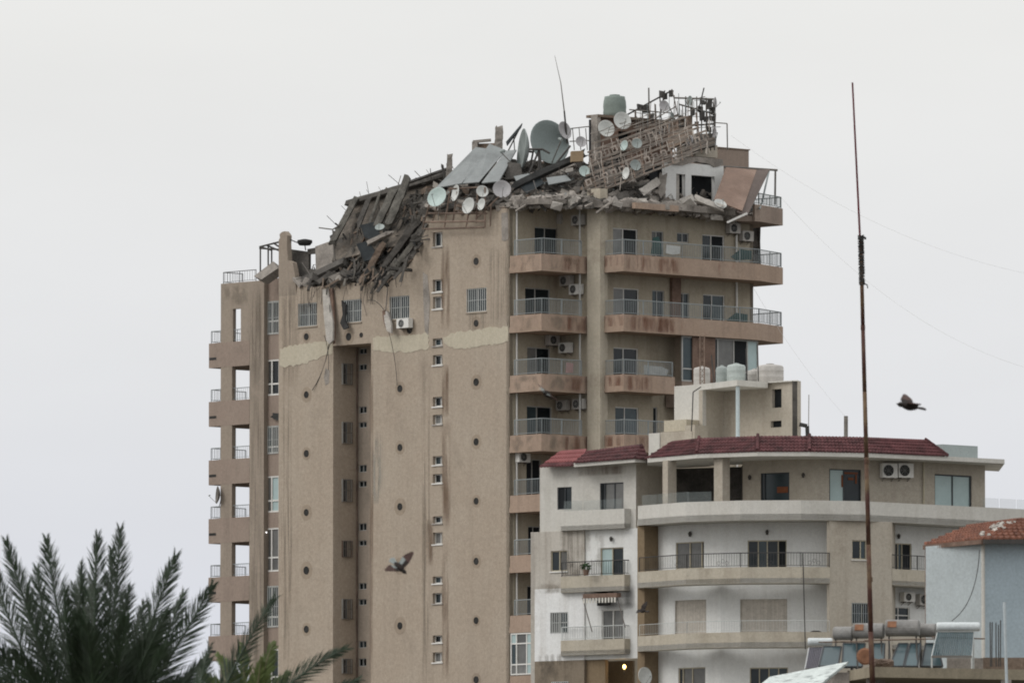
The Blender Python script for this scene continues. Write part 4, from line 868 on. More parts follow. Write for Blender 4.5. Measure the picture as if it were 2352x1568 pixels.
# ---- rooftop room behind the lattice, dark tank, lattice, pole thicket
tk = thing('water_tank', 'dark green grey squarish water tank perched on top of the wreck', 'water tank', V(1412, 272, 597.5))
c = V(1412, 272, 597.5); R = 27 * 597.5 / FPX
MB().lathe(c, Z, [(R * .98, 0), (R * 1.0, .3), (R * .97, .45), (R * 1.0, .6), (R * .96, .9), (R * .9, 1.04), (R * .88, 1.16), (R * .5, 1.2)], 18).build('body', M['tank_dark'], tk, smooth=True)
MB().lathe(c + Z * 1.2, Z, [(R * .45, -.02), (R * .45, .06), (R * .1, .09)], 14).build('lid', M['tank_dark'], tk)
slab('roof_room_wall', 'reddish brown block wall of the wrecked roof room behind the lattice', 'wall', [(1372, 282, 598), (1440, 272, 598.2), (1532, 270, 598.6), (1532, 420, 597.6), (1372, 420, 597.4)][:4] + [], .3, M['brick']) if False else None
t = thing('roof_room', 'wrecked reddish brown roof room behind the tilted lattice', 'room', V(1450, 420, 597))
FR = Frame(V(1450, 400, 597.2), UB)
def rr(x0, x1, y0, y1, d=0): return FR.rect(x0, x1, y0, y1, d)
r_ = rr(1370, 1545, 276, 430); wall(t, 'wall', FR, r_[0], r_[1], r_[2] - .5, r_[3], [(*rr(1420, 1450, 302, 322), .3), (*rr(1462, 1478, 300, 318), .3), (*rr(1488, 1512, 298, 318), .3), (*rr(1400, 1440, 345, 375), .3)], M['brick'], th=.3)
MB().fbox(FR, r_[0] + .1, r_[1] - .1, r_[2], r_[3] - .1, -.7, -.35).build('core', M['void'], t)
MB().fbox(FR, r_[0] - .1, r_[1] + .2, r_[3] - .02, r_[3] + .12, -.7, .25).build('roof_edge', M['rubble_brown'], t)
MB().fbox(FR, r_[0] - .12, r_[0] + .12, r_[2], r_[3] + .1, -.3, .2).build('column', M['concrete'], t)
M['lattice'] = mat('pale_rust_lattice', (.25, .215, .185), var=.35, scale=2, col2=(.14, .115, .097), scale2=1.5, rand=.25)
t = thing('tilted_lattice', 'brown steel lattice collapsed at a slant across the roof room', 'lattice', V(1480, 430, 592))
ld = lambda x, y: 590.2 + (430 - y) * .026 + (x - 1345) * .002
LATR = [((1360, 330), (1545, 272), .05), ((1350, 350), (1575, 268), .05), ((1352, 375), (1600, 285), .055), ((1350, 384), (1605, 293), .055), ((1346, 404), (1622, 300), .05), ((1346, 432), (1640, 318), .06), ((1350, 440), (1642, 326), .06), ((1355, 447), (1560, 370), .05)]
for (a_, b_), (c_, d_), r in LATR: MB().beam(V(a_, b_, ld(a_, b_)), V(c_, d_, ld(c_, d_)), r * 2.0, r * 2.0).build('rail', M['lattice'], t)
for i, x in enumerate(range(1356, 1600, 22)):
    sl_ = lambda xx, y0: y0 - (xx - 1350) * .365
    y0 = sl_(x, 350); y1 = sl_(x + 14, 448); MB().tube(V(x, y0, ld(x, y0) + .1), V(x + 14, y1, ld(x, y1) - .05), .035, 5).build('upright', M['rust'], t)
random.seed(61); mb = MB()
for k in range(90):                                # thin bent rods of the lattice
    x = rnd(1345, 1560); y = rnd(300, 445); y0 = y - (x - 1350) * .36
    if y0 < 268: continue
    L_ = rnd(20, 90); x1 = x + L_; y1 = y0 - L_ * rnd(.28, .44); mxx, myy = (x + x1) / 2, (y0 + y1) / 2 + rnd(0, 5)
    mb.path([V(x, y0, ld(x, y0) - .12), V(mxx, myy, ld(mxx, myy) - .12), V(x1, y1, ld(x1, y1) - .12)], rnd(.012, .026), 4)
for k in range(70):
    x = rnd(1350, 1630); y0 = rnd(330, 440) - (x - 1350) * .36; L_ = rnd(10, 34); x1 = x + rnd(-4, 8)
    if y0 < 262: continue
    mb.tube(V(x, y0, ld(x, y0) - .1), V(x1, y0 + L_, ld(x, y0 + L_) - .1), rnd(.012, .03), 4)
stuff(mb.build('bent_rods', mat('pale_rusty_rod', (.27, .24, .212), var=.4, scale=2)))
bpy.data.objects['bent_rods'].parent = t; bpy.data.objects['bent_rods'].location = Vector(bpy.data.objects['bent_rods'].location) - LOC[t.name]
blk = mat('pale_block', (.33, .285, .25), var=.25, scale=2, rand=.35)
for row, (bx, by, n, ss) in enumerate(((1352, 419, 15, 19.2), (1360, 362, 10, 17))):
    for k in range(n):
        x = bx + k * ss; y = by - (x - bx) * (.385 if row == 0 else .37)
        if random.random() < .1: continue
        dp = ld(x, y) + .05; c = V(x, y, dp); X = (V(x + 10, y - 3.8, dp) - c).normalized(); Y = Vector((0, 1, 0)); W = X.cross(Y).normalized()
        if W.z < 0: W = -W
        s = .155; o = MB()
        for u0, u1, w0, w1 in ((-1, 1, .62, 1), (-1, 1, -1, -.62), (-1, -.5, -.62, .62), (.5, 1, -.62, .62)):
            o.obox(c + X * s * (u0 + u1) / 2 + W * s * 1.15 * (w0 + w1) / 2, X, Y, W, s * (u1 - u0) / 2, .1, s * 1.15 * (w1 - w0) / 2)
        o.build('block', blk, t)
slab('wall_fragment', 'brown wall piece buckled up at the right end of the roof room', 'wall', [(1534, 281, 597.4), (1588, 264, 597.6), (1592, 316, 597.0), (1534, 345, 596.6)], .2, M['rubble_brown'])
slab('wall_fragment', 'dark low wall strip under the pole thicket', 'wall', [(1588, 309, 597.2), (1642, 306, 597.4), (1642, 334, 597.0), (1590, 347, 596.8)], .2, M['concrete_dark'])
t = thing('pole_thicket', 'thicket of thin dark antenna poles and rails on the highest point of the roof', 'antenna poles', V(1570, 345, 597.5))
random.seed(44); PD = 597.5
for a_, b_, c_, d_ in ((1440, 264, 1545, 207), (1445, 252, 1545, 260), (1490, 202, 1492, 345), (1515, 212, 1522, 345), (1527, 208, 1516, 270), (1543, 205, 1575, 340), (1548, 225, 1642, 228), (1575, 222, 1575, 350), (1600, 222, 1602, 350), (1622, 225, 1623, 352), (1640, 226, 1641, 345), (1617, 202, 1604, 255), (1560, 240, 1640, 262), (1575, 318, 1645, 322), (1575, 334, 1640, 332), (1590, 230, 1588, 330), (1612, 228, 1610, 345), (1560, 250, 1558, 330), (1475, 262, 1478, 300), (1505, 240, 1508, 300), (1630, 290, 1632, 345), (1460, 300, 1552, 245), (1462, 268, 1465, 300), (1535, 240, 1560, 300), (1480, 300, 1560, 262), (1560, 290, 1640, 285), (1470, 290, 1468, 330)):
    MB().tube(V(a_, b_, PD + rnd(-.4, .4)), V(c_, d_, PD + rnd(-.4, .4)), rnd(.028, .05), 5).build('pole', M[random.choice(['steel', 'steel_dark', 'steel', 'rust'])], t)
for k in range(46):
    x = rnd(1455, 1645); y0 = max(rnd(215, 300), 262 - (x - 1440) * .5); MB().tube(V(x, y0, PD + rnd(-.6, .6)), V(x + rnd(-3, 3), min(346, y0 + rnd(30, 110)), PD + rnd(-.6, .6)), rnd(.016, .03), 4).build('pole', M[random.choice(['steel', 'rail', 'rust'])], t)
for k in range(16):
    x = rnd(1450, 1600); y0 = max(rnd(225, 335), 262 - (x - 1440) * .5 + 4); MB().tube(V(x, y0, PD + rnd(-.6, .6)), V(x + rnd(30, 60), y0 + rnd(-10, 6), PD + rnd(-.6, .6)), rnd(.016, .028), 4).build('rail', M[random.choice(['steel', 'rail', 'rust'])], t)
for x, y in ((1471, 247), (1482, 250), (1520, 217), (1528, 222), (1497, 268), (1613, 235), (1630, 240), (1590, 258), (1612, 268), (1622, 275), (1635, 272), (1600, 285), (1628, 298), (1565, 270), (1608, 252), (1541, 215), (1636, 255)):
    mb = MB(); c = V(x, y, PD + rnd(-.3, .1)); mb.obox(c, Vector((1, .2, rnd(-.3, .3))).normalized(), Vector((-.2, 1, 0)).normalized(), Z, rnd(.08, .16), .1, rnd(.1, .24), .04); mb.build('clamp', M['steel_dark'], t)
# right part: roof walls, white room, leaning panel, pergola
FP = Frame(V(1690, 400, dF(1690) + 5.5), UB)
t = thing('roof_wall', 'reddish roof wall at the right end of the wrecked roof', 'wall', V(1690, 400, dF(1690) + 5.5))
r_ = FP.rect(1650, 1720, 343, 470); MB().fbox(FP, r_[0], r_[1], r_[2], r_[3], -2.5, 0).build('wall', M['pink_clean'], t); MB().fbox(FP, r_[0] - .05, r_[1] + .05, r_[3], r_[3] + .06, -2.5, .05).build('coping', M['rubble_brown'], t)
FQ = Frame(V(1630, 400, dF(1630) + 4.2), UB)
t = thing('roof_parapet', 'pale broken parapet block above the white wrecked room', 'wall', V(1620, 370, dF(1630) + 4.2)); r_ = FQ.rect(1598, 1648, 332, 361)
MB().fbox(FQ, r_[0], r_[1], r_[2], r_[3], -1.5, 0).build('block', M['stone'], t)
FY = Frame(V(1590, 440, dF(1590) + 2.2), UB)
t = thing('white_room', 'white walled wrecked room with a black doorway on the roof edge', 'room', V(1590, 460, dF(1590) + 2.2)); r_ = FY.rect(1528, 1662, 376, 466)
wall(t, 'wall', FY, r_[0], r_[1], r_[2], r_[3], [(*FY.rect(1588, 1642, 404, 466), .25), (*FY.rect(1553, 1574, 400, 470), .25)], M['white'], th=.25)
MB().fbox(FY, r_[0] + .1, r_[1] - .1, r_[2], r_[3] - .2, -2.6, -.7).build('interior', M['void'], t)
MB().fbox(FY, *FY.rect(1555, 1563, 402, 462)[:2], r_[2], r_[3] - .5, -.2, -.1).build('door_leaf', M['concrete_pale'], t)
P = [FY.pt(*FY.sz(x, y, .05), .05) for x, y in jag([(1526, 372), (1560, 380), (1600, 371), (1640, 384), (1662, 378)], 10, 4) + [(1660, 366), (1600, 360), (1560, 364)]]
MB().prism(P, FY.N * -.4).build('broken_edge', M['concrete'], t)
slab('leaning_roof_panel', 'wide brown roof panel leaning down at the right end of the roof', 'panel', [(1668, 384, 596.5), (1738, 390, 596.8), (1705, 484, 592.6), (1640, 458, 592.8)], .06, M['panel_brown'])
slab('leaning_roof_panel', 'darker grey brown strip of the leaning panel nearest the pergola post', 'panel', [(1738, 390, 596.8), (1768, 389, 597.0), (1716, 496, 592.6), (1692, 486, 592.6)], .06, mat('grey_brown_panel', (.13, .105, .095), var=.15))
t = thing('pergola', 'steel pergola bar and posts at the right end of the roof', 'pergola', V(1780, 470, 598.5))
MB().tube(V(1662, 383, 598), V(1786, 391, 598.5), .06, 6).build('bar', M['steel'], t); MB().tube(V(1781, 390, 598.5), V(1780, 470, 598.5), .055, 6).build('post', M['steel'], t); MB().tube(V(1766, 393, 598), V(1750, 466, 596), .05, 6).build('post', M['rail'], t); MB().tube(V(1750, 466, 596), V(1744, 480, 595), .05, 6).build('post', M['rail'], t)
fallen_beam('pale bar slipping down from the leaning panel over the loggia', 1716, 490, 1670, 511, 592.0, 591.6, .1, .1, M['frame_white'], 'bar', 'fallen_bar', jit=0)
fallen_beam('pale pinkish pipe like beam lying at the foot of the white room', 1600, 457, 1660, 480, 591.8, 591.6, .3, .3, M['concrete_pale'])
fallen_beam('pale plank leaning in front of the dark hollow left of the white room', 1478, 440, 1512, 416, 591.4, 592.6, .45, .12, M['concrete_pale'], 'plank', 'fallen_plank')
fallen_beam('grey plank standing left of the white room', 1523, 400, 1519, 450, 592.8, 592.4, .4, .14, M['concrete'], 'plank', 'fallen_plank')
fallen_beam('thin curved pale board lying along the roof edge', 1420, 464, 1480, 460, 590.2, 590.6, .2, .12, M['concrete_pale'], 'plank', 'fallen_plank')
t = thing('corner_post', 'thin right angled steel bracket on the far roof corner', 'steel bar', V(1672, 345, 599)); mb = MB(); mb.tube(V(1671, 345, 599), V(1670, 284, 599), .035, 5); mb.tube(V(1670, 284, 599), V(1642, 282, 599), .03, 5); mb.build('rod', M['steel'], t)
for lab, x, y, s in (('big pale lump at the edge of the roof below the white room door', 1575, 470, .75), ('pale lump left of the pinkish pipe like beam', 1545, 478, .5), ('wide pale chunk above the second balcony bay', 1412, 468, .5), ('pale chunk hanging over the roof edge beneath the leaning panel', 1640, 498, .7), ('pale crumpled lump right of the corner column top', 1470, 470, .55), ('flat pale chunk on the roof edge above the first loggia', 1280, 468, .6), ('whitish chunk on the roof edge left of the corner column top', 1320, 462, .5)):
    mb = MB(); chunk(mb, V(x, y, dF(x) - .15), s * 1.5, s, s * .6, .3); tag(mb.build('concrete_chunk', M['concrete_pale']), lab, 'rubble')
# overhead wires
for lab, a, b, bend in (('upper thin overhead wire running from the tower roof to the right', (1680, 312, 599), (2420, 640, 560), -1.2), ('lower thin overhead wire running from the top right balcony to the right', (1795, 455, 600), (2420, 860, 540), -1.6), ('thin wire dropping from the tower balcony toward the tiled roof', (1730, 660, 600), (1950, 965, 552), -.4)):
    cable(lab, arc(V(*a), V(*b), Vector((0, 0, bend)), 24), .005, 'frame_alu')
# torn cloth in the window strip of the tower
tag(on_face(Frame(K - FA.N * 1.44, UA), [(622, 957), (628, 953), (628, 948), (640, 949), (645, 946), (645, 966), (636, 964)], .06, .0, .12).build('torn_cloth', M['soot']), 'black torn cloth hanging between two windows left of the tower wall edge', 'cloth')

# ================================================================ the lower apartment building
def g2(x, dep): q = V(x, 1250, dep); q.z = 0; return q
R = thing('balcony_apartment_building', 'lower pale apartment building with curved balconies and dark red tiled roof edge', 'building', g2(1700, 552))
def offs(P, d):
    o = []
    for i, p in enumerate(P):
        ns = []
        for a, b in ((i - 1, i), (i, i + 1)):
            if 0 <= a and b < len(P):
                u = (P[b] - P[a]).normalized(); ns.append(Vector((u.y, -u.x, 0)))
        n = sum(ns, Vector()).normalized(); k = n.dot(ns[0]); o.append(p + n * d / max(.4, k))
    return o
def strip(parent, name, poly, z0, z1, th, m, d=0):
    P = [g2(*p) for p in poly] if not isinstance(poly[0], Vector) else poly
    P = offs(P, d) if d else P
    Q = offs(P, -th); ring = P + Q[::-1]
    return MB().prism([Vector((p.x, p.y, z0)) for p in ring], Z * (z1 - z0)).build(name, m, parent)
def zR(y, x=1840, dep=546): return V(x, y, dep).z
zT0, zT0b, zL1, zL1b, zL2, zL2b, zL3, zL3b = [zR(y) for y in (1148, 1193, 1301, 1338, 1450, 1485, 1598, 1634)]
zE0, zE1, zTile = zR(1047, 1740, 546.3), zR(1037, 1740, 546.3), zR(1001, 1740, 547.6)
def polywall(parent, poly, z0, z1, wins, m, th=.25):
    fr = []
    for (x0, d0), (x1, d1) in zip(poly, poly[1:]):
        p, q = g2(x0, d0), g2(x1, d1); f = Frame(p, q - p); ln = (q - p).length; ops = []
        for w_ in wins:
            xa, xb, ya, yb = w_[:4]
            if x0 <= (xa + xb) / 2 < x1: 
                r = f.rect(xa, xb, ya, yb); ops.append((r, w_[4] if len(w_) > 4 else {}))
        wall(parent, 'wall', f, 0, ln, z0, z1, [(*r, .14) for r, k in ops], m, th)
        for r, k in ops:
            s0 = max(.02, r[0]); s1 = min(ln - .02, r[1]); window(parent, f, (s0, s1, max(z0 + .02, r[2]), r[3]), **{'d': -.1, **k})
        fr.append((x0, x1, f))
    return lambda px: next(f for a, b, f in fr if a <= px <= b)
# ---- main front: balconies on two storeys, terrace above
front = [(1465, 551.0), (1575, 547.7), (1700, 546.3), (1840, 546), (1906, 546.35)]
back = [(1478, 553.2), (1535, 551.0), (1655, 548.8), (1912, 547.9)]
tan2 = dict(fm='frame_tan', gms=['glass_grey', 'glass'], split=(0, .52, 1), name='balcony_door')
wf = polywall(R, back, 0, zT0b - .002, [(1552, 1617, 1244, 1306, dict(fm='frame_tan', gms=['glass_grey', 'glass_grey', 'void'], split=(0, .48, .90, 1), name='balcony_door')), (1717, 1807, 1240, 1306, dict(fm='frame_tan', gms=['glass', 'glass_blue', 'glass', 'void'], split=(0, .27, .5, .78, 1), name='balcony_door')),
    (1550, 1622, 1377, 1455, dict(fm='curtain', gm='curtain', n=1, name='shutter', fw=.03)), (1700, 1808, 1375, 1455, dict(fm='curtain', gm='curtain', n=1, name='shutter', fw=.03)),
    (1558, 1620, 1532, 1600, dict(fm='frame_tan', gms=['glass', 'glass_grey', 'glass_grey'], split=(0, .15, .5, 1))), (1722, 1810, 1532, 1600, dict(fm='frame_tan', gms=['glass', 'glass', 'glass_blue', 'glass_blue'], n=4))], M['white'])
def ring_slab(parent, name, poly, dpt, z0, z1, m):
    P = [g2(*p) for p in poly]; Q = [p + Vector((0, dpt, 0)) for p in P]
    return MB().prism([Vector((p.x, p.y, z0)) for p in P + Q[::-1]], Z * (z1 - z0)).build(name, m, parent)
topf = front[:4] + [(1975, 546.8), (2180, 550.7), (2352, 554), (2470, 556.3)]
for z1, z0, hh, rm, brr in ((zL1, zL1b, .7, 'rail_dark', .011), (zL2, zL2b, .56, 'rail_pale', .009), (zL3, zL3b, 0, None, 0)):
    b = strip(R, 'balcony', front, z0, z1, .18, M['band'])
    ring_slab(b, 'floor_slab', front, 1.75, z0 + .01, z0 + .25, M['offwhite'])
    if rm: railing(b, [Vector((p.x, p.y, z1)) for p in offs([g2(*p) for p in front], -.09)], hh, rm, sp=.14, br=brr, post=3.0, top=.024 if rm == 'rail_dark' else .014)
tb = strip(R, 'terrace_parapet', topf, zT0b, zT0, .2, M['offwhite'])
ring_slab(tb, 'floor_slab', topf, 6, zT0b + .01, zT0b + .3, M['offwhite'])
# scroll ornaments in the dark railing
for x in (1560, 1660, 1760, 1870):
    f = next((Frame(g2(*a), g2(*b) - g2(*a)) for a, b in zip(front, front[1:]) if a[0] <= x <= b[0])); mb = MB(); s, z = f.sz(x, 1292, -.09)
    for dx in (-.22, 0, .22): MB().path([f.pt(s + dx + .09 * math.cos(k), zL1 + .22 + .09 * math.sin(k) + (.1 if dx == 0 else 0), -.09) for k in [q * .7 for q in range(10)]], .009, 3).build('railing_scroll', M['rail_dark'], R)
MB().fbox(Frame(g2(1464, 551.6), g2(1486, 551.1) - g2(1464, 551.6)), 0, .5, 0, zT0b - .003, -1.2, 0).build('pier', M['ochre'], R)
# stone pier on the right and the small loggias beside it
pier = [(1905, 546.45), (2048, 547.95)]
polywall(R, pier, 0, zT0b - .004, [(1957, 1991, 1240, 1284, dict(fm='frame_tan', gms=['glass', 'glass_blue'], split=(0, .6, 1), sill='offwhite')), (1957, 2003, 1384, 1432, dict(fm='frame_tan', gms=['glass', 'glass'], bars=.12, barm='rail', n=2))], M['stone'])
MB().fbox(Frame(g2(1906, 546.5), Vector((.2, 1, 0))), 0, 2, 0, zT0b - .003, -.15, 0).build('wall', M['stone'], R)
rb = [(2046, 550.4), (2240, 554.2), (2470, 558.6)]
rf = polywall(R, rb, 0, zT0b - .005, [(2048, 2094, 1247, 1312, dict(fm='frame_tan', gms=['glass', 'glass_blue', 'void'], split=(0, .35, .55, 1), name='balcony_door')), (2050, 2090, 1393, 1425, dict(fm='frame_white', gms=['glass', 'glass', 'glass'], split=(0, .36, 1), rows=(.4,)))], M['white'])
MB().fbox(Frame(g2(2048, 547.95), Vector((.1, 1, 0))), 0, 2.6, 0, zT0b - .004, -.1, 0).build('wall', M['stone'], R)
rfr = [(2049, 548.0), (2110, 549.2), (2180, 551.2)]
for z1, z0, hh in ((zL1, zL1b, .7), (zL2, zL2b, 0)):
    b = strip(R, 'balcony', rfr, z0, z1, .16, M['band']); ring_slab(b, 'floor_slab', rfr, 2.4, z0 + .01, z0 + .22, M['offwhite'])
    if hh: railing(b, [Vector((p.x, p.y, z1)) for p in offs([g2(*p) for p in rfr], -.09)], hh, 'rail_dark', sp=.14, br=.011, top=.024, post=3)
ac('small air conditioner on the right side loggia above a white framed window', rf(2078), 2077, 1371, 25, wd=.75, ht=.45)
ac('dark air conditioner at the right side loggia next to the corrugated shed', rf(2112), 2113, 1377, 25, wd=.75, ht=.55, dark=True)
# ---- top storey set back under the tiled eave
topw = [(1706, 550.5), (1830, 548.9), (1905, 548.9), (2123, 551.2), (2263, 554.0)]
tf = polywall(R, topw, zT0b + .3, zE0 + .05, [(1747, 1813, 1085, 1156, dict(fm='frame_dark', gms=['glass', 'glass_blue'], split=(0, .12, 1))), (1888, 1978, 1077, 1160, dict(fm='frame_dark', gms=['glass_pale', 'glass'], split=(0, .46, 1))), (2147, 2232, 1090, 1172, dict(fm='frame_dark', gms=['glass_pale', 'glass_pale'], fw=.07))], M['stone'])
for lab, x0, x1, y0, y1 in (('', 1783, 1808, 1117, 1131), ('', 1934, 1939, 1090, 1118), ('', 1941, 1972, 1084, 1088), ('', 1950, 1962, 1096, 1102), ('', 1966, 1970, 1090, 1110)):
    f = tf((x0 + x1) / 2); MB().fbox(f, *f.rect(x0, x1, y0, y1), -.085, -.075).build('lit_interior', M['orange'], R)
cheek = Frame(g2(1706, 550.5) + Vector((.03, 4.6, 0)), Vector((0.01, -1, 0))); wall(R, 'wall', cheek, 0, 4.58, zT0b + .3, zE0, [], M['concrete_dark'])  # dark colour carries part of the porch's shade
pw = Frame(g2(1480, 557.4), g2(1716, 555.0) - g2(1480, 557.4)); wall(R, 'wall', pw, 0, (g2(1716, 555) - g2(1480, 557.4)).length, zT0b + .3, zE0, [], M['concrete_dark'])  # porch back wall, shade under the eave partly put into the colour
for x0, x1, dep in ((1522, 1541, 550.2), (1640, 1666, 547.9)):
    f = Frame(g2(x0, dep), g2(x1, dep - .5) - g2(x0, dep)); MB().fbox(f, 0, (x1 - x0) * .0213, zT0b + .3, zE0 + .01, -.55, 0).build('pillar', M['stone'], R)
wallend = Frame(g2(2263, 554.0), Vector((-.05, 1, 0))); wall(R, 'wall', wallend, 0, 5, zT0b + .3, zE0, [], M['stone'])
p0 = tf(2123).pt(tf(2120).sz(2123, 1100, .06)[0], zT0b, .06) if False else V(2122, 1150, 551.1); MB().tube(Vector((p0.x, p0.y, zT0b + .3)), Vector((p0.x, p0.y, zE0)), .05, 7).build('downpipe', M['frame_tan'], R)
eave = [(1488, 551.6), (1600, 548.0), (1740, 546.3), (1860, 546.3), (2000, 547.3), (2200, 550.5), (2308, 552.5)]
ring_slab(R, 'eave_slab', eave, 6.5, zE0, zE1, M['offwhite'])
def tile_roof(parent, ev, rg, rows, m, amp=.028, pitch=.19, name='tile_course'):
    """ev, rg: matching lists of world points along eave and ridge"""
    mats = m if isinstance(m, list) else [m]
    for r in range(rows):
        k0, k1 = r / rows, (r + 1.12) / rows; vs = []
        for i in range(len(ev) - 1):
            ln = (ev[i + 1] - ev[i]).length; n = max(2, int(ln / (pitch / 4)))
            for k in range(n + (1 if i == len(ev) - 2 else 0)):
                e_ = ev[i].lerp(ev[i + 1], k / n); g_ = rg[i].lerp(rg[i + 1], k / n)
                nn = (ev[i + 1] - ev[i]).cross(g_ - e_).normalized()
                if nn.z < 0: nn = -nn
                a = amp * math.sin(len(vs) / 2 * math.pi / 2)
                vs.append(e_.lerp(g_, k0) + nn * (.075 + a)); vs.append(e_.lerp(g_, min(1, k1)) + nn * (.02 + a * .6))
        # drop face at the lower edge of the course
        low = [v + Vector((0, 0.0, -.07)) for v in vs[0::2]]
        mb = MB(); nn_ = len(vs) // 2; mb.add(vs, [(2 * i, 2 * i + 2, 2 * i + 3, 2 * i + 1) for i in range(nn_ - 1)])
        o = len(mb.v); mb.v += low; mb.f += [[o + i, o + i + 1, 2 * i + 2, 2 * i] for i in range(nn_ - 1)]; mb.m += [0] * (nn_ - 1)
        mb.build(name, mats[r % len(mats)], parent)
def cap(parent, p, q, m, r=.09):
    n = 5
    for k in range(n): MB().tube(p.lerp(q, k / n), p.lerp(q, (k + 1.05) / n), r, 8, r * .85).build('ridge_cap', m, parent)
E = [g2(*p) for p in eave[:-1]]; E = [Vector((p.x, p.y, zE1 + .01)) for p in E]
E[-1] = Vector((*g2(2178, 550.1).xy, zE1 + .01)); rgx = [(1546, 551.9), (1606, 549.4), (1741, 547.7), (1860, 547.7), (1990, 548.6), (2126, 550.6)]
G = [Vector((*g2(*p).xy, zTile)) for p in rgx]
rt = MB().prism([Vector((p.x, p.y, zE1 - .002)) for p in [g2(*q) for q in [(1495, 552)] + rgx[1:] + [(2170, 550.8)]] + [g2(2150, 556), g2(1540, 556)]], Z * .3)
tr = rt.build('tiled_roof', M['tile'], R)
tile_roof(tr, E, G, 5, M['tile'])
for i in (1, 2, 3): cap(tr, E[i] + Z * .08, G[i] + Z * .08, M['tile'])
cap(tr, E[5] + Z * .06, G[5] + Z * .06, M['tile'], .07)
MB().prism([Vector((p.x, p.y, zE1 + .2)) for p in [q + Vector((0, .12, 0)) for q in G]] + [Vector((g2(2126, 556).x, 556, zE1 + .2)), Vector((g2(1560, 557).x, 557, zE1 + .2))], Z * (zTile - zE1 - .2)).build('roof_deck', M['offwhite'], tr)
f = Frame(g2(2165, 552.6), g2(2248, 554.2) - g2(2165, 552.6)); MB().fbox(f, 0, 2.4, zE1, V(2200, 1022, 553.4).z, -2.5, 0).build('roof_parapet', mat('grey_teal_paint', (.30, .34, .34), var=.08), R)
ac('left of the two white air conditioners under the tiled eave', tf(2035), 2036, 1081, 32, wd=.82, ht=.7)
ac('right of the two white air conditioners under the tiled eave', tf(2072), 2073, 1081, 32, wd=.82, ht=.7)
# glass wind screen on the far right terrace
t = thing('glass_balustrade', 'pale green glass balustrade on the right end of the terrace', 'balustrade', V(2310, 1165, 553)); f = Frame(g2(2266, 553.0), g2(2470, 556.9) - g2(2266, 553.0))
for k in range(5): MB().fbox(f, k * 1.15 + .02, k * 1.15 + 1.1, zT0, V(2310, 1143, 553.5).z, -.3, -.28).build('glass_panel', M['clear'], t)
# glass screens on the parapet left of the porch
f = Frame(g2(1469, 551.0), g2(1575, 547.8) - g2(1469, 551.0))
t = thing('glass_balustrade', 'low glass screen on the terrace parapet before the dark porch', 'balustrade', V(1520, 1150, 549.4))
for k in range(3): MB().fbox(f, k * 1.33 + .05, k * 1.33 + 1.32, zT0, zT0 + .52, -.13, -.11).build('glass_panel', M['clear'], t)
f = Frame(g2(1576, 547.8), g2(1638, 547.2) - g2(1576, 547.8))
MB().fbox(f, 0.02, 1.3, zT0, zT0 + .5, -.13, -.11).build('glass_panel', M['clear'], t)
# ---- left wing
wgT = [(1240, 557.1), (1461, 553.5)]; wgL = [(1228, 557.25), (1342, 555.35)]; wgR = [(1340, 555.5), (1464, 553.4)]
zWe = V(1350, 1066, 555.2).z
wT = polywall(R, wgT, zT0b, zWe, [(1280, 1313, 1118, 1169, dict(fm='frame_dark', gms=['void', 'glass'], split=(0, .5, 1))), (1378, 1432, 1108, 1175, dict(fm='frame_dark', gms=['void', 'glass_grey', 'glass_grey'], split=(0, .18, .6, 1)))], M['offwhite'])
yb = lambda y: V(1290, y, 556.2).z
polywall(R, wgL, yb(1350), zT0b - .003, [(1265, 1303, 1264, 1311, dict(fm='frame_tan', gms=['glass', 'glass_grey'], sill='frame_white', n=2))], M['greystain'])
polywall(R, wgL, yb(1516), yb(1350) - .003, [(1265, 1304, 1405, 1453, dict(fm='frame_alu', gms=['glass_grey', 'glass_blue'], n=2, bars=.12, rows=(.5,)))], M['mottled'])
polywall(R, wgL, 0, yb(1516) - .003, [(1268, 1305, 1564, 1610, dict(fm='frame_alu', n=2, bars=.12))], M['ochre'] if False else plaster('sooty_brown_render', (.20, .165, .125), (.09, .075, .06), (.25, .21, .165), amt=.95))
polywall(R, wgR, yb(1516), zT0b - .006, [(1379, 1432, 1257, 1322, dict(fm='frame_tan', gms=['glass_pale', 'glass'], n=2, name='balcony_door')), (1382, 1432, 1399, 1470, dict(fm='frame_white', gms=['glass_grey', 'glass_grey'], n=2, name='balcony_door'))], M['white'])
polywall(R, [(1340, 555.6), (1390, 554.8)], 0, yb(1516) - .004, [], M['ochre'])
MB().fbox(Frame(g2(1390, 557), g2(1464, 556) - g2(1390, 557)), 0, 1.6, 0, yb(1516), -.2, 0).build('porch_wall', M['ochre'], R)
MB().fbox(Frame(g2(1228, 557.25), Vector((.3, 1, 0))), 0, 6, 0, zT0b, -.2, 0).build('wall', M['greystain'], R)
f = Frame(g2(1461, 553.5), g2(1530, 555.3) - g2(1461, 553.5)); wall(R, 'wall', f, 0, 2.4, zT0b, zE0 + .3, [], M['stone'])
bl = [(1288, 555.9), (1434, 553.4), (1463, 554.0)]
for z1, z0, hh, rm, m in ((zT0, zT0b, 0, None, 'offwhite'), (zL1, zL1b, .72, 'rail_dark', 'band'), (zL2, zL2b, .66, 'rail_pale', 'band')):
    b = strip(R, 'balcony', bl, z0, z1, .16, M[m]); ring_slab(b, 'floor_slab', bl, 1.5, z0 + .01, z0 + .22, M['offwhite'])
    if rm: railing(b, [Vector((p.x, p.y, z1)) for p in offs([g2(*p) for p in bl], -.09)], hh, rm, sp=.15, br=.012, top=.026, post=3)
f = Frame(g2(1290, 555.9), g2(1434, 553.4) - g2(1290, 555.9)); t = thing('glass_balustrade', 'faint glass screen before the two dark windows of the left wing', 'balustrade', V(1360, 1170, 554.7))
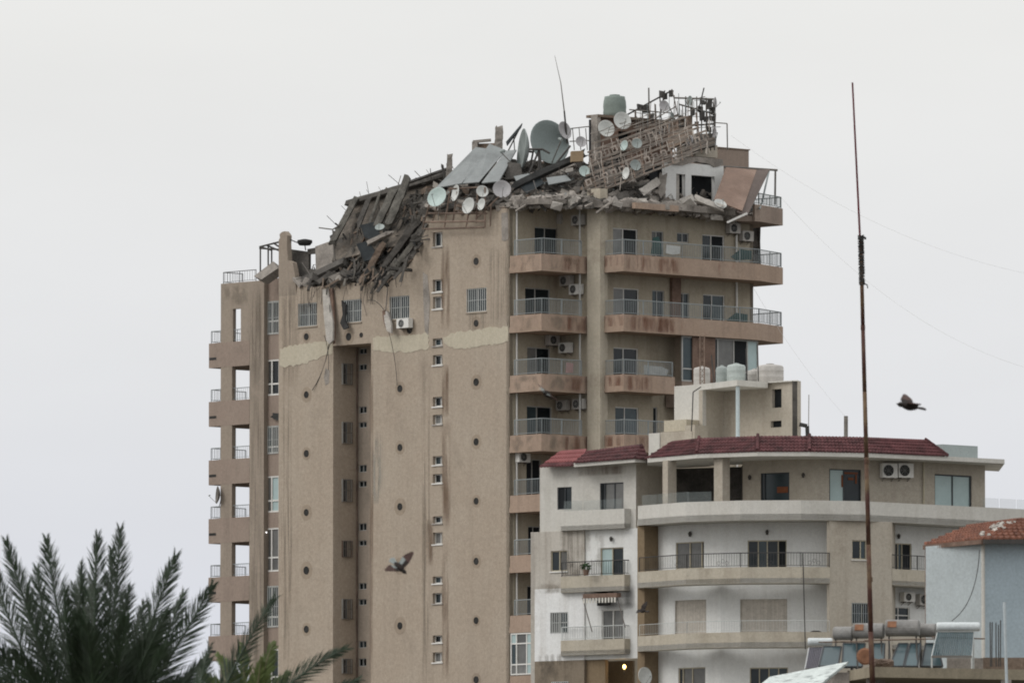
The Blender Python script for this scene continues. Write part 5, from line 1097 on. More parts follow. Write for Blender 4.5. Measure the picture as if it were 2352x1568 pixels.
for k in range(3): MB().fbox(f, k * 1.25 + .05, k * 1.25 + 1.23, zT0, zT0 + .5, -.13, -.11).build('glass_panel', M['clear'], t)
for nm, ev, rg, mm in (('tiled_roof', [(1239, 1073, 556.3), (1332, 1069, 554.9)], [(1290, 1035, 557.6), (1348, 1031, 556.6)], [M['tile'], M['tile_pale'], M['tile_pale'], M['tile_pale']]), ('tiled_roof', [(1318, 1063, 554.3), (1458, 1053, 552.4)], [(1352, 1035, 556.2), (1472, 1020, 554.6)], M['tile']), ('tiled_roof', [(1458, 1053, 552.4), (1489, 1056, 553.2)], [(1470, 1020, 554.4), (1474, 1020, 554.6)], M['tile'])):
    ev = [V(*p) for p in ev]; rg = [V(*p) for p in rg]
    o = MB().add([ev[0], ev[1], rg[1], rg[0]], [(0, 1, 2, 3)]).build(nm, M['tile'], R); tile_roof(o, ev, rg, 4, mm)
MB().prism([V(1318, 1072, 554.4), V(1458, 1061, 552.45), V(1488, 1062, 553.3), V(1480, 1062, 555.5), V(1330, 1072, 556.5)], Z * .2).build('eave_slab', M['offwhite'], R)
# small wall lamps
for x, y in ((1585, 1226), (1762, 1222)): 
    f = wf(x); s, z = f.sz(x, y, .1); mb = MB(); mb.lathe(f.pt(s, z - .12, .12), Z, [(.05, 0), (.09, .16), (.03, .25)], 8); mb.tube(f.pt(s, z + .1, .12), f.pt(s, z + .14, 0), .015, 4); mb.build('wall_lamp', M['steel_dark'], R)
for x, y, fr_ in ((1404, 1237, Frame(g2(1340, 555.5), g2(1464, 553.4) - g2(1340, 555.5))), (2064, 1231, rf(2064)), (1722, 1096, tf(1722)), (1845, 1091, tf(1845))):
    s, z = fr_.sz(x, y, .1); MB().lathe(fr_.pt(s, z - .12, .12), Z, [(.05, 0), (.09, .16), (.03, .25)], 8).build('wall_lamp', M['steel_dark'], R)
# lit lantern in the porch of the left wing
c = V(1434, 1531, 554.6); t = thing('lit_lantern', 'glowing warm lantern in the dark porch of the left wing', 'lamp', c - Z * .3)
MB().lathe(c, Z, [(.03, -.1), (.075, -.04), (.09, .05), (.03, .13)], 10).build('globe', M['bulb'], t, smooth=True); MB().tube(c - Z * .3, c - Z * .1, .02, 5).build('stem', M['steel_dark'], t); MB().tube(c - Z * .3, c - Z * .3 + Vector((0, 1.3, 0)), .02, 5).build('bracket', M['steel_dark'], t)
pl = bpy.data.lights.new('lantern_light', 'POINT'); pl.energy = 9; pl.color = (1, .62, .22); pl.shadow_soft_size = .12; po = bpy.data.objects.new('lantern_light', pl); COL.objects.link(po); po.location = c + Vector((0, -.2, 0.05))
c = FA.pt(*FA.sz(612, 1222, -1.35), -1.35); tag(MB().lathe(c, FA.N, [(.02, -.03), (.04, 0), (.02, .03)], 8).build('bright_lamp', M['bulb_white']), 'tiny bright lamp at the head of a white window on the left of the tower', 'lamp')
# striped awning and its arms, pots
fw_ = Frame(g2(1340, 555.5), g2(1464, 553.4) - g2(1340, 555.5))
t = thing('folded_awning', 'folded dark awning with a pale scalloped fringe over a balcony door', 'awning', V(1380, 1390, 554)); r_ = fw_.rect(1340, 1418, 1362, 1372, .9)
MB().fbox(fw_, r_[0], r_[1], r_[2], r_[3], .6, .95).build('cassette', M['brick'], t)
for k in range(11):
    s = r_[0] + (r_[1] - r_[0]) * (k + .1) / 11; MB().fbox(fw_, s, s + .1, r_[2] - .25, r_[2] - .003, .94, .955).build('fringe', M['awning'], t)
MB().fbox(fw_, *fw_.rect(1374, 1400, 1378, 1390, .5), .4, .6).build('roll', M['soot'], t)
for a_, b_, c_, d_ in ((1338, 1372, 1360, 1450), (1418, 1372, 1436, 1440)): MB().tube(fw_.pt(*fw_.sz(a_, b_, .8), .8), fw_.pt(*fw_.sz(c_, d_, .9), .9), .03, 5).build('arm', M['steel'], t)
for lab, x, s in (('low round pot plant behind the dark railing of the left wing', 1316 + 30, .26), ('taller round pot plant at the right end of the left wing railing', 1450, .3)):
    c = V(x, 1313, 554.3 if x < 1400 else 554.2); c.z = zL1 + .0; t = thing('potted_plant', lab, 'plant', c); random.seed(int(x)); mb = MB()
    for k in range(220):
        d = Vector((rnd(-1, 1), rnd(-1, 1), rnd(-.3, 1))).normalized() * s * rnd(.6, 1.05); p = c + Z * (.25 + s * .4) + d; u = Vector((rnd(-1, 1), rnd(-1, 1), rnd(-1, 1))) * .07; w2 = Vector((rnd(-1, 1), rnd(-1, 1), rnd(-1, 1))) * .05; mb.add([p, p + u, p + u + w2, p + w2], [(0, 1, 2, 3)])
    mb.build('foliage', M['grass'], t); MB().lathe(c, Z, [(.12, 0), (.16, .25), (.17, .28)], 10).build('pot', M['brick'], t)
dish('white dish fixed to the brown pier at the bottom of the left wing', 1482, 1551, 549.8, 20, 40, 5, 'dish', group='satellite dishes on the lower building') 
# thin mast in front of the balconies
t = thing('thin_mast', 'thin dark mast standing in front of the white balconies', 'mast', V(1850, 1490, 545)); MB().tube(V(1850, 1490, 545), V(1844, 1270, 545), .03, 5).build('rod', M['steel_dark'], t)
tag(MB().lathe(V(1875, 1452, 545.8) + Vector((0, 1.0, -.35)), Vector((0, -1, 0)), [(.5, 0), (.52, .06), (.45, .08)], 18).build('round_table', M['steel_dark']), 'dark round table top showing above the second balcony edge', 'table')
# ---- stair house and tanks on the flat roof behind the tiles
S = thing('stair_house', 'beige stair house with flat canopy on the roof of the lower building', 'building', g2(1690, 556)); zS = V(1693, 871, 552.4).z; zSb = zE1 + .05
def vw(a, b, z0, z1, m, ops=(), nm='wall'):
    p, q = g2(*a), g2(*b); f = Frame(p, q - p); wall(S, nm, f, 0, (q - p).length, z0, z1, [(*f.rect(*o), .2) for o in ops], m); return f
vw((1549, 557.2), (1614, 555.8), zSb, zS - .02, M['offwhite']); vw((1614, 555.8), (1662, 556.9), zSb, zS - .3, M['stone'])
f = vw((1662, 556.9), (1832, 553.2), zSb, zS - .02, M['stone'], [(1773, 1795, 893, 936), (1770, 1795, 966, 981)])
for o in ((1773, 1795, 893, 936), (1770, 1795, 966, 981)): r_ = f.rect(*o); MB().fbox(f, *r_, -.25, -.2).build('dark_opening', M['void'], S)
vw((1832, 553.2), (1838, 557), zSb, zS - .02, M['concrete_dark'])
MB().prism([Vector((*g2(*p).xy, zS - .3)) for p in ((1552, 557.4), (1614, 555.75), (1694, 552.6), (1764, 554.2), (1766, 556.5), (1600, 558.5))], Z * .29).build('canopy', M['offwhite'], S)
MB().prism([Vector((*g2(*p).xy, zS - .04)) for p in ((1764, 554.3), (1834, 553.0), (1840, 557), (1766, 557.5))], Z * .05).build('roof', M['offwhite'], S)
p0 = g2(1695, 552.9); MB().tube(p0 + Z * zSb, p0 + Z * (zS - .3), .1, 10).build('post', mat('pale_blue_pipe', (.42, .48, .49), var=.05), S)
f = Frame(g2(1522, 556.4), g2(1612, 554.6) - g2(1522, 556.4)); MB().fbox(f, .1, 1.6, V(1555, 990, 555.8).z, V(1555, 964, 555.8).z, -1, 0).build('cream_box', M['yellow'], S)
MB().fbox(f, .0, 2.1, zSb - .2, V(1555, 991, 555.8).z, -1.2, .15).build('step', M['stone'], S); MB().fbox(f, 1.62, 2.25, zSb, V(1600, 976, 555).z, -.9, .1).build('step', M['stone'], S)
MB().fbox(f, -.75, -.02, zSb - .6, V(1505, 993, 556).z, -1, .2).build('step', M['offwhite'], S)
mb = MB(); mb.path([V(1588, 990, 554.5), V(1590, 955, 554.5), V(1592, 900, 554.5), V(1610, 888, 554.5)], .03, 5); mb.build('cable', M['wire'], S)
for lab, x, y0, y1, wd, dep, m in (('leftmost dirty roof tank, behind the red mast', 1612, 842, 886, 38, 557.4, 'tank_grey'), ('narrow pale green roof tank second from the left', 1658, 833, 876, 27, 556.6, 'tank'), ('pale green roof tank at the canopy corner', 1691, 831, 876, 43, 555.6, 'tank'), ('low grey roof tank between the green one and the widest one', 1733, 845, 880, 34, 556.6, 'tank_grey'), ('widest grey roof tank at the right end of the stair house', 1769, 838, 882, 62, 555.6, 'tank_grey')):
    c = V(x, y1, dep); c.z = zS + .012; Rr = wd / 2 * dep / FPX; h = (y1 - y0) * dep / FPX; t = thing('water_tank', lab, 'water tank', c, 'roof tanks on the stair house')
    MB().lathe(c, Z, [(Rr * .96, 0), (Rr, .08), (Rr, h * .3), (Rr * 1.02, h * .33), (Rr, h * .36), (Rr, h * .62), (Rr * 1.02, h * .65), (Rr, h * .68), (Rr, h * .84), (Rr * .9, h * .93), (Rr * .4, h * .99), (Rr * .2, h)], 22).build('body', M[m], t, smooth=True)
    MB().lathe(c + Z * h * .98, Z, [(Rr * .3, -.02), (Rr * .3, .05), (Rr * .05, .07)], 12).build('lid', M[m], t)
t = thing('lattice_mast', 'short red steel lattice mast beside the leftmost roof tank', 'mast', V(1616, 880, 556)); P = [V(x, 880, 556) for x in (1604, 1622)]; mb = MB()
lo = zS; hi = V(1612, 770, 556).z
for x in (1608, 1618): a = V(x, 880, 556); MB().tube(Vector((a.x, a.y, lo)), Vector((a.x, a.y, hi)), .03, 5).build('leg', M['rust'], t)
for k in range(9):
    z0 = lo + (hi - lo) * k / 9; z1 = lo + (hi - lo) * (k + 1) / 9; a = V(1608, 880, 556); b = V(1618, 880, 556); mb.tube(Vector((a.x, a.y, z0)), Vector((b.x, b.y, z1)), .016, 4); mb.tube(Vector((b.x, b.y, z0)), Vector((a.x, a.y, z1)), .016, 4)
mb.build('bracing', M['rust'], t)
for lab, x0, y0, x1, y1, r in (('dark thin post between the roof tanks', 1716, 878, 1714, 800, .035), ('dark thin post right of the pale green tank', 1742, 878, 1740, 790, .03), ('leaning dark rod left of the pale green tanks', 1640, 878, 1634, 815, .03)):
    a, b = V(x0, y0, 554.4 if x0 > 1700 else 555.4), V(x1, y1, 554.4 if x0 > 1700 else 555.4); a.z = zS; tag(MB().tube(a, b, r, 6).build('steel_post', M['steel_dark']), lab, 'post')
t = thing('roof_pipe', 'black bent vent pipe on the roof behind the tiles', 'pipe', V(1853, 1002, 553)); MB().path([V(1855, 1005, 553), V(1854, 978, 553), V(1836, 974, 553)], .1, 8).build('pipe', M['soot'], t); MB().tube(V(1857, 1003, 553), V(1858, 906, 553), .02, 5).build('antenna', M['steel'], t)
tag(MB().tube(V(1943, 1004, 553), V(1943, 955, 553), .1, 8).build('roof_post', M['steel']), 'short thick grey post on the roof behind the tiles', 'post')

# weather marks on the lower building
fL = Frame(g2(1228, 557.25), g2(1342, 555.35) - g2(1228, 557.25)); fR_ = Frame(g2(1340, 555.5), g2(1464, 553.4) - g2(1340, 555.5)); fT = Frame(g2(1240, 557.1), g2(1461, 553.5) - g2(1240, 557.1))
for fr_, x0, x1, y0, y1, m in ((fL, 1285, 1340, 1200, 1300, 'st_and_shade'), (fL, 1300, 1340, 1260, 1350, 'st_grey'), (fL, 1232, 1300, 1500, 1530, 'st_and_shade'), (fR_, 1342, 1390, 1200, 1320, 'st_grey'), (fR_, 1370, 1460, 1342, 1400, 'st_soot'), (fR_, 1345, 1400, 1355, 1380, 'st_soot'), (fT, 1320, 1440, 1068, 1092, 'st_rust'), (fL, 1235, 1338, 1338, 1362, 'st_grey')):
    stain(fr_, x0, x1, y0, y1, m, d=.006, parent=R)

# signs of use on the tower balconies
def hang(label, fr, d, pts, m, name='hung_cloth', cat='cloth'):
    P = [fr.pt(*fr.sz(x, y, d), d) for x, y in pts]; return tag(MB().prism(P, fr.N * .03).build(name, M[m]), label, cat)
M['teal'] = mat('teal_cloth', (.035, .075, .07), var=.2); M['pale_cloth'] = mat('pale_cloth', (.4, .41, .4), var=.15); M['pinkish_cloth'] = mat('dusty_pink_cloth', (.3, .2, .19), var=.15)
hang('dark teal cloth hanging inside the top right balcony before a narrow door', F2, -.5, [(1499, 546), (1512, 543), (1518, 560), (1522, 584), (1494, 583), (1498, 562)], 'teal')
hang('grey sheet draped over the top right balcony railing', F2, -.04, [(1530, 562), (1562, 566), (1561, 583), (1546, 585), (1529, 582)], 'pale_cloth')
hang('pale cloth on the third storey balcony left of the glazed balcony', F2, -.3, [(1478, 838), (1520, 842), (1535, 850), (1530, 862), (1480, 860)], 'pale_cloth')
hang('dusty pink cloth hanging at the third tower loggia railing', F1, -.1, [(1300, 832), (1316, 834), (1315, 856), (1299, 856)], 'pinkish_cloth')
hang('slanted dark sheet on the second storey balcony near the right end', F2, -.6, [(1668, 735), (1690, 718), (1716, 722), (1716, 740), (1680, 742)], 'teal')
hang('slanted dark sheet on the top storey balcony near the right end', F2, -.6, [(1678, 590), (1700, 572), (1726, 576), (1726, 596), (1690, 598)], 'teal')
dish('dark dish seen edge-on beside an open loggia at the left edge of the tower', 498, 1136, FA.pt(FA.sz(498, 1136, dL)[0], 0, dL).y - .2, 20, -80, 4, 'steel', .6, group='satellite dishes on the tower side')
# ================================================================ near roof with solar water heaters
D0 = 300.
M['slab'] = plaster('brownish_cast_concrete', (.27, .235, .175), (.14, .12, .09), (.31, .275, .215), amt=.8)
NB = thing('unfinished_roof', 'unfinished concrete building with flat roof slab at the lower right', 'building', g2(2150, 302)); kk = D0 / FPX
zs1 = V(2001, 1530, 300).z; zs0 = V(2001, 1554, 300).z
plan = [(1946, 302.6), (2001, 300), (2470, 302.5)]
P = [g2(*p) for p in plan] + [g2(2470, 312), g2(1960, 312)]
MB().prism([Vector((p.x, p.y, zs0)) for p in P], Z * (zs1 - zs0)).build('roof_slab', M['slab'], NB)
for x0, x1, dp in ((1990, 2009, 300.8), (2012, 2032, 301.4), (2298, 2322, 301.6)):
    f = Frame(g2(x0, dp), Vector((1, 0, 0))); MB().fbox(f, 0, (x1 - x0) * kk, 0, zs0 - .002, -.3, 0).build('column', M['concrete'], NB)
MB().fbox(Frame(g2(1960, 306), Vector((1, .02, 0))), 0, 7, 0, zs0 - .01, -.2, 0).build('inner_wall', M['concrete_dark'], NB)  # coloured dark to paint the shadow below the slab
f = Frame(g2(2258, 303.0), Vector((1, .02, 0))); MB().fbox(f, 0, 3, zs1, V(2300, 1509, 303).z, -.2, 0).build('parapet', M['rubble_brown'], NB)
MB().fbox(Frame(g2(2175, 304), Vector((1, .02, 0))), 0, 1.1, zs1, V(2200, 1510, 304).z, -.2, 0).build('parapet', M['concrete'], NB)
# shed with corrugated side
SH = thing('roof_shed', 'shed with white corrugated side, pale blue front and orange tiled roof', 'shed', V(2260, 1530, 306))
zc = V(2258, 1243, 305).z; a, b, c_ = g2(2127, 307.6), g2(2258, 305), g2(2480, 306.5); zb_ = zs1 - .01
def corr(p, q, z0, z1, m, amp, pit):
    u = (q - p); ln = u.length; u.normalize(); n = Vector((u.y, -u.x, 0)); k = int(ln / pit * 4); mb = MB(); vs = []
    for i in range(k + 1):
        o = p + u * (ln * i / k) + n * (amp * math.sin(i * math.pi / 2)); vs += [Vector((o.x, o.y, z0)), Vector((o.x, o.y, z1))]
    mb.add(vs, [(2 * i, 2 * i + 2, 2 * i + 3, 2 * i + 1) for i in range(k)]); return mb
corr(a, b, zb_, zc, M['corr'], .03, .11).build('corrugated_wall', M['corr'], SH)
mb = MB(); mb.prism([Vector((*p.xy, zb_)) for p in (b + Vector((0, .03, 0)), c_, c_ + Vector((0, 5, 0)), b + Vector((-1.0, 5, 0))) ], Z * (zc - zb_)); mb.build('front_wall', M['blue'], SH)
mb = MB(); mb.tube(Vector((*b.xy, zb_)), Vector((*b.xy, zc)), .05, 6); mb.build('corner_trim', M['offwhite'], SH); mb = MB(); mb.tube(Vector((*a.xy, zb_)), Vector((*a.xy, zc)), .035, 6); mb.build('corner_trim', M['brick'], SH)
ev1 = [V(2124, 1252, 308), V(2258, 1239, 304.5)]; rg1 = [V(2236, 1206, 310.5), V(2345, 1191, 307.8)]
ev2 = [V(2258, 1239, 304.5), V(2480, 1239, 306)]; rg2 = [V(2345, 1191, 307.8), V(2480, 1191, 309)]
for ev, rg in ((ev1, rg1), (ev2, rg2)):
    o = MB().add([ev[0], ev[1], rg[1], rg[0]], [(0, 1, 2, 3)]).build('roof_plane', M['tile_orange'], SH); tile_roof(o, ev, rg, 7, M['tile_orange'], amp=.03, pitch=.2)
    MB().beam(ev[0] - Z * .05, ev[1] - Z * .05, .12, .12).build('fascia', M['steel_dark'] if ev is ev2 else M['brick'], SH)
random.seed(5); mb = MB()
for k in range(26):
    p = ev1[1].lerp(rg1[1], rnd(.12, .75)); chunk(mb, p + Vector((rnd(-.3, .1), 0, .05)), rnd(.05, .17), .08, rnd(.03, .08))
stuff(mb.build('hip_mortar', M['concrete_pale'], SH))
cable('thin dark cable sagging down the corrugated shed wall', arc(V(2250, 1262, 304.8), V(2186, 1425, 304.4), Vector((.15, 0, -.25)), 12), .012)
# heaters
M['heater_tank'] = mat('dull_heater_tank', (.235, .232, .225), rough=.6, var=.3, scale=2, col2=(.14, .13, .12), scale2=1.6)
def heater(label, tx0, tx1, ty0, ty1, cols, dep=303.0, m='heater_tank', orange=True):
    c0, c1 = V(tx0, (ty0 + ty1) / 2, dep), V(tx1, (ty0 + ty1) / 2, dep - .15); r = (ty1 - ty0) / 2 * kk
    t = thing('solar_water_heater', label, 'solar heater', Vector(((c0.x + c1.x) / 2, dep, zs1)), 'solar heaters on the near roof'); ax = (c1 - c0); ln = ax.length
    MB().lathe(c0, ax, [(r * .85, 0), (r, .03), (r, ln - .03), (r * .85, ln)], 20).build('tank', M[m], t, smooth=False)
    if orange:
        mb = MB(); n = Vector((0, -1, .45)).normalized(); cc = c0 + ax * .18 + n * (r + .004); X = ax.normalized(); mb.obox(cc, X, n, X.cross(n).normalized(), .12, .006, .09); mb.build('orange_patch', M['rust_orange'], t)
    for (x0, x1, y0, bx0, bx1, y1) in cols:
        q = [V(x0, y0, dep - .3), V(x1, y0, dep - .3), V(bx1, y1, dep - 1.1), V(bx0, y1, dep - 1.1)]
        o = MB().prism(q, Vector((0, .08, -.04))).build('collector', M['collector'], t); fr_ = MB()
        for i in range(4): fr_.tube(q[i], q[(i + 1) % 4], .025, 5)
        fr_.build('frame', M['frame_dark'], o)
    lg = MB()
    for c in (c0.lerp(c1, .1), c0.lerp(c1, .9)):
        lg.tube(c - Z * r * .9, Vector((c.x, c.y, zs1)), .025, 5); lg.tube(c - Z * r * .9, Vector((c.x, c.y - 1.0, zs1)), .022, 5)
    lg.build('stand', M['steel_dark'], t)
    return t
heater('leftmost dull grey heater tank with two blue collectors', 1915, 1960, 1438, 1469, [(1892, 1932, 1484, 1881, 1925, 1529), (1937, 1987, 1477, 1934, 1980, 1530)], 303.4, orange=False)
heater('heater tank with an orange patch left of the rusty pole', 1960, 2031, 1430, 1466, [(2006, 2032, 1477, 2003, 2030, 1530)], 303.2)
heater('largest heater tank with an orange patch right of the rusty pole', 2034, 2112, 1422, 1461, [(2064, 2086, 1477, 2043, 2075, 1529), (2091, 2115, 1477, 2077, 2107, 1529)], 302.9)
heater('grey heater tank half hidden behind the white tube heater', 2110, 2152, 1431, 1463, [(2126, 2153, 1477, 2117, 2165, 1529)], 303.2, orange=False)
def tube_heater(label, tx0, tx1, ty0, ty1, bx0, bx1, yt, yb2, ux0, ux1, n, dep):
    c0, c1 = V(tx0, (ty0 + ty1) / 2, dep), V(tx1, (ty0 + ty1) / 2, dep); r = (ty1 - ty0) / 2 * kk; ax = c1 - c0; ln = ax.length
    t = thing('tube_solar_heater', label, 'solar heater', Vector(((c0.x + c1.x) / 2, dep, zs1)), 'solar heaters on the near roof')
    MB().lathe(c0, ax, [(r * .8, 0), (r, .04), (r, ln - .04), (r * .8, ln)], 20).build('tank', M['tank_white'], t)
    for k in range(n):
        a_ = V(ux0 + (ux1 - ux0) * (k + .5) / n, yt, dep - .15); b_ = V(bx0 + (bx1 - bx0) * (k + .5) / n, yb2, dep - 1.1); MB().tube(a_, b_, .024, 6).build('vacuum_tube', M['tube_dark'] if n < 12 else M['collector'], t)
    o = MB(); o.beam(V(bx0, yb2, dep - 1.1), V(bx1, yb2, dep - 1.1), .05, .06); o.beam(V(ux0, yt, dep - .1), V(ux1, yt, dep - .1), .05, .05); o.build('manifold', M['steel'], t)
    lg = MB()
    for x, bx in ((ux0, bx0), (ux1, bx1)):
        c = V(x, yt, dep); lg.tube(c, Vector((c.x, c.y, zs1)), .022, 5); d_ = V(bx, yb2, dep - 1.1); lg.tube(c, d_, .02, 5); lg.tube(d_, Vector((d_.x, d_.y, zs1)), .022, 5)
    lg.build('stand', M['rail_pale'], t)
tube_heater('white tank heater with slanted glass tubes before the corrugated shed', 2151, 2251, 1428, 1449, 2140, 2232, 1452, 1507, 2153, 2236, 19, 302.6)
tube_heater('small white tank tube heater at the left end of the heater row', 1855, 1912, 1464, 1482, 1849, 1878, 1487, 1536, 1858, 1890, 8, 304.0)
NB2 = MB().prism([g2(1820, 303.2), g2(1950, 302.4), g2(1950, 311), g2(1820, 311)], Z * (zs1 - .05)).build('low_building', M['concrete'], NB)
mb = MB()
for a_, b_ in (((1880, 1474), (2000, 1472)), ((1985, 1470), (2150, 1466)), ((2140, 1462), (2262, 1466))): mb.tube(V(*a_, 302.4), V(*b_, 302.4), .02, 5)
tag(mb.build('supply_pipe', M['rust']), 'thin rusty water pipe running along the row of heaters', 'pipe')
c = V(1987, 1506, 299.6); tag(MB().lathe(c + Vector((0, .1, 0)), Vector((0.1, -1, 0)), [(.05, -.1), (.20, -.08), (.23, 0), (.18, .03), (.05, .02)], 16).build('rusty_disc', M['rust_orange']), 'orange rusty disc leaning at the foot of the rusty pole', 'disc')
chunk_ = MB()
random.seed(9)
for k in range(14): chunk(chunk_, V(rnd(2005, 2045), rnd(1518, 1528), 300.6), .2, .15, .12)
stuff(chunk_.build('loose_rust', M['rust']), 'heap of rusty scraps behind the foot of the rusty pole', 'scrap')
t = thing('rebar_cluster', 'upright reinforcing bars on the roof edge before the blue wall', 'steel bars', V(2286, 1530, 301.2))
for x in (2275, 2278, 2288, 2294, 2298): MB().tube(V(x, 1530, 301.2), V(x + rnd(-1, 1), rnd(1422, 1436), 301.2), .016, 5).build('bar', M['steel_dark'], t)
t = thing('white_pipe', 'tall white pipe standing before the pale blue wall', 'pipe', V(2310, 1560, 300.5)); MB().tube(V(2313, 1600, 300.4), V(2307, 1382, 300.4), .04, 8).build('pipe', mat('pale_grey_pipe', (.42, .465, .485), var=.05), t)
# stained white sheet roof in the lower corner
q = [V(1735, 1580, 296), V(1768, 1553, 297.5), V(1851, 1537, 298), V(1949, 1518, 298.5), V(1912, 1546, 296), V(1874, 1580, 294)]
t = thing('sheet_roof', 'stained white sheet roof corner at the bottom edge', 'roof', V(1850, 1600, 297)); MB().prism(q, Vector((0, .05, -.06))).build('sheet', M['sheet_white'], t)
for x, dep in ((1790, 297), (1865, 296)): p = V(x, 1578, dep); MB().tube(Vector((p.x, p.y, 0)), Vector((p.x, p.y, p.z - .1)), .06, 6).build('post', M['steel_dark'], t)
# rusty pole
PDp = 295.
t = thing('rusty_pole', 'tall leaning rusty pole with a thin red rod on top', 'pole', (V(2024, 2600, PDp).x, PDp, 0)); kp = PDp / FPX
pts = [(1977, 545, 4.4), (1982, 750, 4.7), (1986, 900, 5), (1990, 1050, 5.2), (1995, 1250, 5.4), (2000, 1450, 5.9), (2004, 1568, 6.4), (2024, 2600 + 1.7 / kp, 8)]
for (x0, y0, r0), (x1, y1, r1) in zip(pts, pts[1:]): MB().tube(V(x0, y0, PDp), V(x1, y1, PDp), r0 * kp, 10, r1 * kp).build('section', M['rust_pole'], t, smooth=True)
for x, y, r in ((1982, 752, 5.4), (1991, 1060, 6.0), (1998, 1330, 6.6)): MB().tube(V(x, y - 5, PDp), V(x, y + 5, PDp), r * kp, 10).build('coupling', M['rust_pole'], t)
MB().tube(V(1976, 560, PDp), V(1958, 190, PDp), 2.5 * kp, 8, 2.0 * kp).build('rod', mat('dark_red_rod', (.10, .016, .022), var=.2), t)
random.seed(2); mb = MB()
for k in range(26):
    y = 542 + k * 4.4; x = 1977 + (y - 545) * .024; c = V(x, y, PDp); a_ = [c + Vector((math.cos(q * .9) * (5.2 + rnd(0, 1.3)) * kp, math.sin(q * .9) * 5.5 * kp, rnd(-.02, .02))) for q in range(8)]; mb.path(a_, .022, 4)
mb.path([V(1980, 650, PDp), V(1992, 654, PDp), V(1993, 662, PDp)], .02, 4); mb.path([V(1975, 545, PDp), V(1987, 545, PDp), V(1988, 550, PDp)], .035, 4)
mb.build('binding', M['soot'], t)

# ================================================================ palms
def frond(parent, base, ctrl, tip, L=.55, n=62, m='leaf', roll=0, wdt=.03, droop=.1, seed=0):
    random.seed(seed)
    B = lambda t_: base * (1 - t_) ** 2 + ctrl * (2 * t_ * (1 - t_)) + tip * t_ ** 2
    dB_ = lambda t_: ((ctrl - base) * (1 - t_) + (tip - ctrl) * t_).normalized()
    mb = MB()
    for k in range(n):
        t_ = .16 + .84 * (k + .5) / n; p = B(t_); T_ = dB_(t_); S_ = T_.cross(Vector((0, 1, 0))).normalized(); U_ = S_.cross(T_)
        S2 = (S_ * math.cos(roll) + U_ * math.sin(roll)); U2 = S2.cross(T_)
        ln = L * (.35 + .65 * math.sin(math.pi * min(1, (t_ * .92 + .12)) ** .8)) * rnd(.82, 1.12) * (1 if t_ < .9 else .8)
        ang = .80 - .42 * t_
        for sd in (-1, 1):
            a = ang + rnd(-.12, .12); d = (S2 * sd * math.sin(a) + T_ * math.cos(a) + U2 * rnd(-.1, .5)).normalized()
            e1 = p + d * ln * .55; e2 = p + d * ln + Vector((0, 0, -droop * ln * rnd(.1, .8)))
            wv = d.cross(Vector((rnd(-.5, .5), 1, rnd(-.3, .3)))).normalized() * wdt * .5
            mb.add([p - wv * .6, p + wv * .6, e1 + wv, e1 - wv, e2], [(0, 1, 2, 3), (3, 2, 4)])
    o = mb.build('frond', M[m], parent); rc = MB(); N_ = 12
    for k in range(N_): rc.tube(B(k / N_), B((k + 1) / N_), .035 * (1 - k / N_) + .008, 5, .035 * (1 - (k + 1) / N_) + .008)
    rc.build('rachis', M['rachis'] if m == 'leaf_light' else M['leaf'], o)
def palm(label, cx, cy, dep, tips, m='leaf', L=.55, tr=.2, n=62, wdt=.032):
    c = V(cx, cy, dep); t = thing('palm_tree', label, 'palm tree', (c.x, c.y, 0), 'palm trees at the lower left'); 
    k_ = 14; prof = []
    for k in range(k_ + 1): z = (c.z) * k / k_; prof += [(tr * (1.12 if k % 2 else .98), z)]
    MB().lathe(Vector((c.x, c.y, 0)), Z, prof, 12).build('trunk', M['trunk'], t)
    for i, (mx_, my_, tx, ty, dd, roll) in enumerate(tips):
        frond(t, c, V(mx_, my_, dep + dd * .6), V(tx, ty + 14, dep + dd), L=L, n=n, m=m, roll=roll, wdt=wdt, seed=i * 7 + int(cx))
    return t
main = [(70, 1440, 14, 1228, -.6, .2), (125, 1400, 108, 1224, .2, -.3), (175, 1480, 186, 1285, .8, .9), (215, 1400, 224, 1216, -.2, .4), (268, 1400, 276, 1200, .3, -.2), (258, 1440, 256, 1250, 1.0, .6), (345, 1440, 403, 1262, -.3, .2), (370, 1520, 420, 1348, .6, .7), (400, 1500, 488, 1330, -.5, -.1),
        (20, 1480, -12, 1290, .8, .5), (0, 1560, -60, 1380, -.8, .3), (-20, 1640, -120, 1500, .4, .4), (80, 1520, 60, 1340, .9, .8), (150, 1540, 150, 1340, -1.0, .6), (300, 1520, 330, 1370, 1.0, .5), (110, 1600, 30, 1480, -1.2, .5), (220, 1580, 200, 1420, -1.4, .3), (270, 1560, 290, 1400, -1.2, -.4), (330, 1600, 380, 1470, -1.0, .4), (60, 1660, -60, 1590, -.9, .5), (380, 1620, 470, 1500, -.8, .3), (190, 1500, 170, 1330, 1.2, -.5), (100, 1480, 85, 1290, 1.0, -.4)]
random.seed(77); extra = []
for k in range(18):
    tx = rnd(-90, 470); ty = lerp([(-100, 1500), (0, 1330), (110, 1300), (260, 1290), (400, 1370), (480, 1450)], tx) + rnd(10, 170); extra.append((215 + (tx - 215) * .55, (1790 + ty) / 2 - rnd(20, 70), tx, ty, rnd(-1.2, 1.4), rnd(-.9, .9)))
palm('large dark date palm crown filling the lower left corner', 215, 1790, 200, main + extra, L=.70, n=112, wdt=.019)
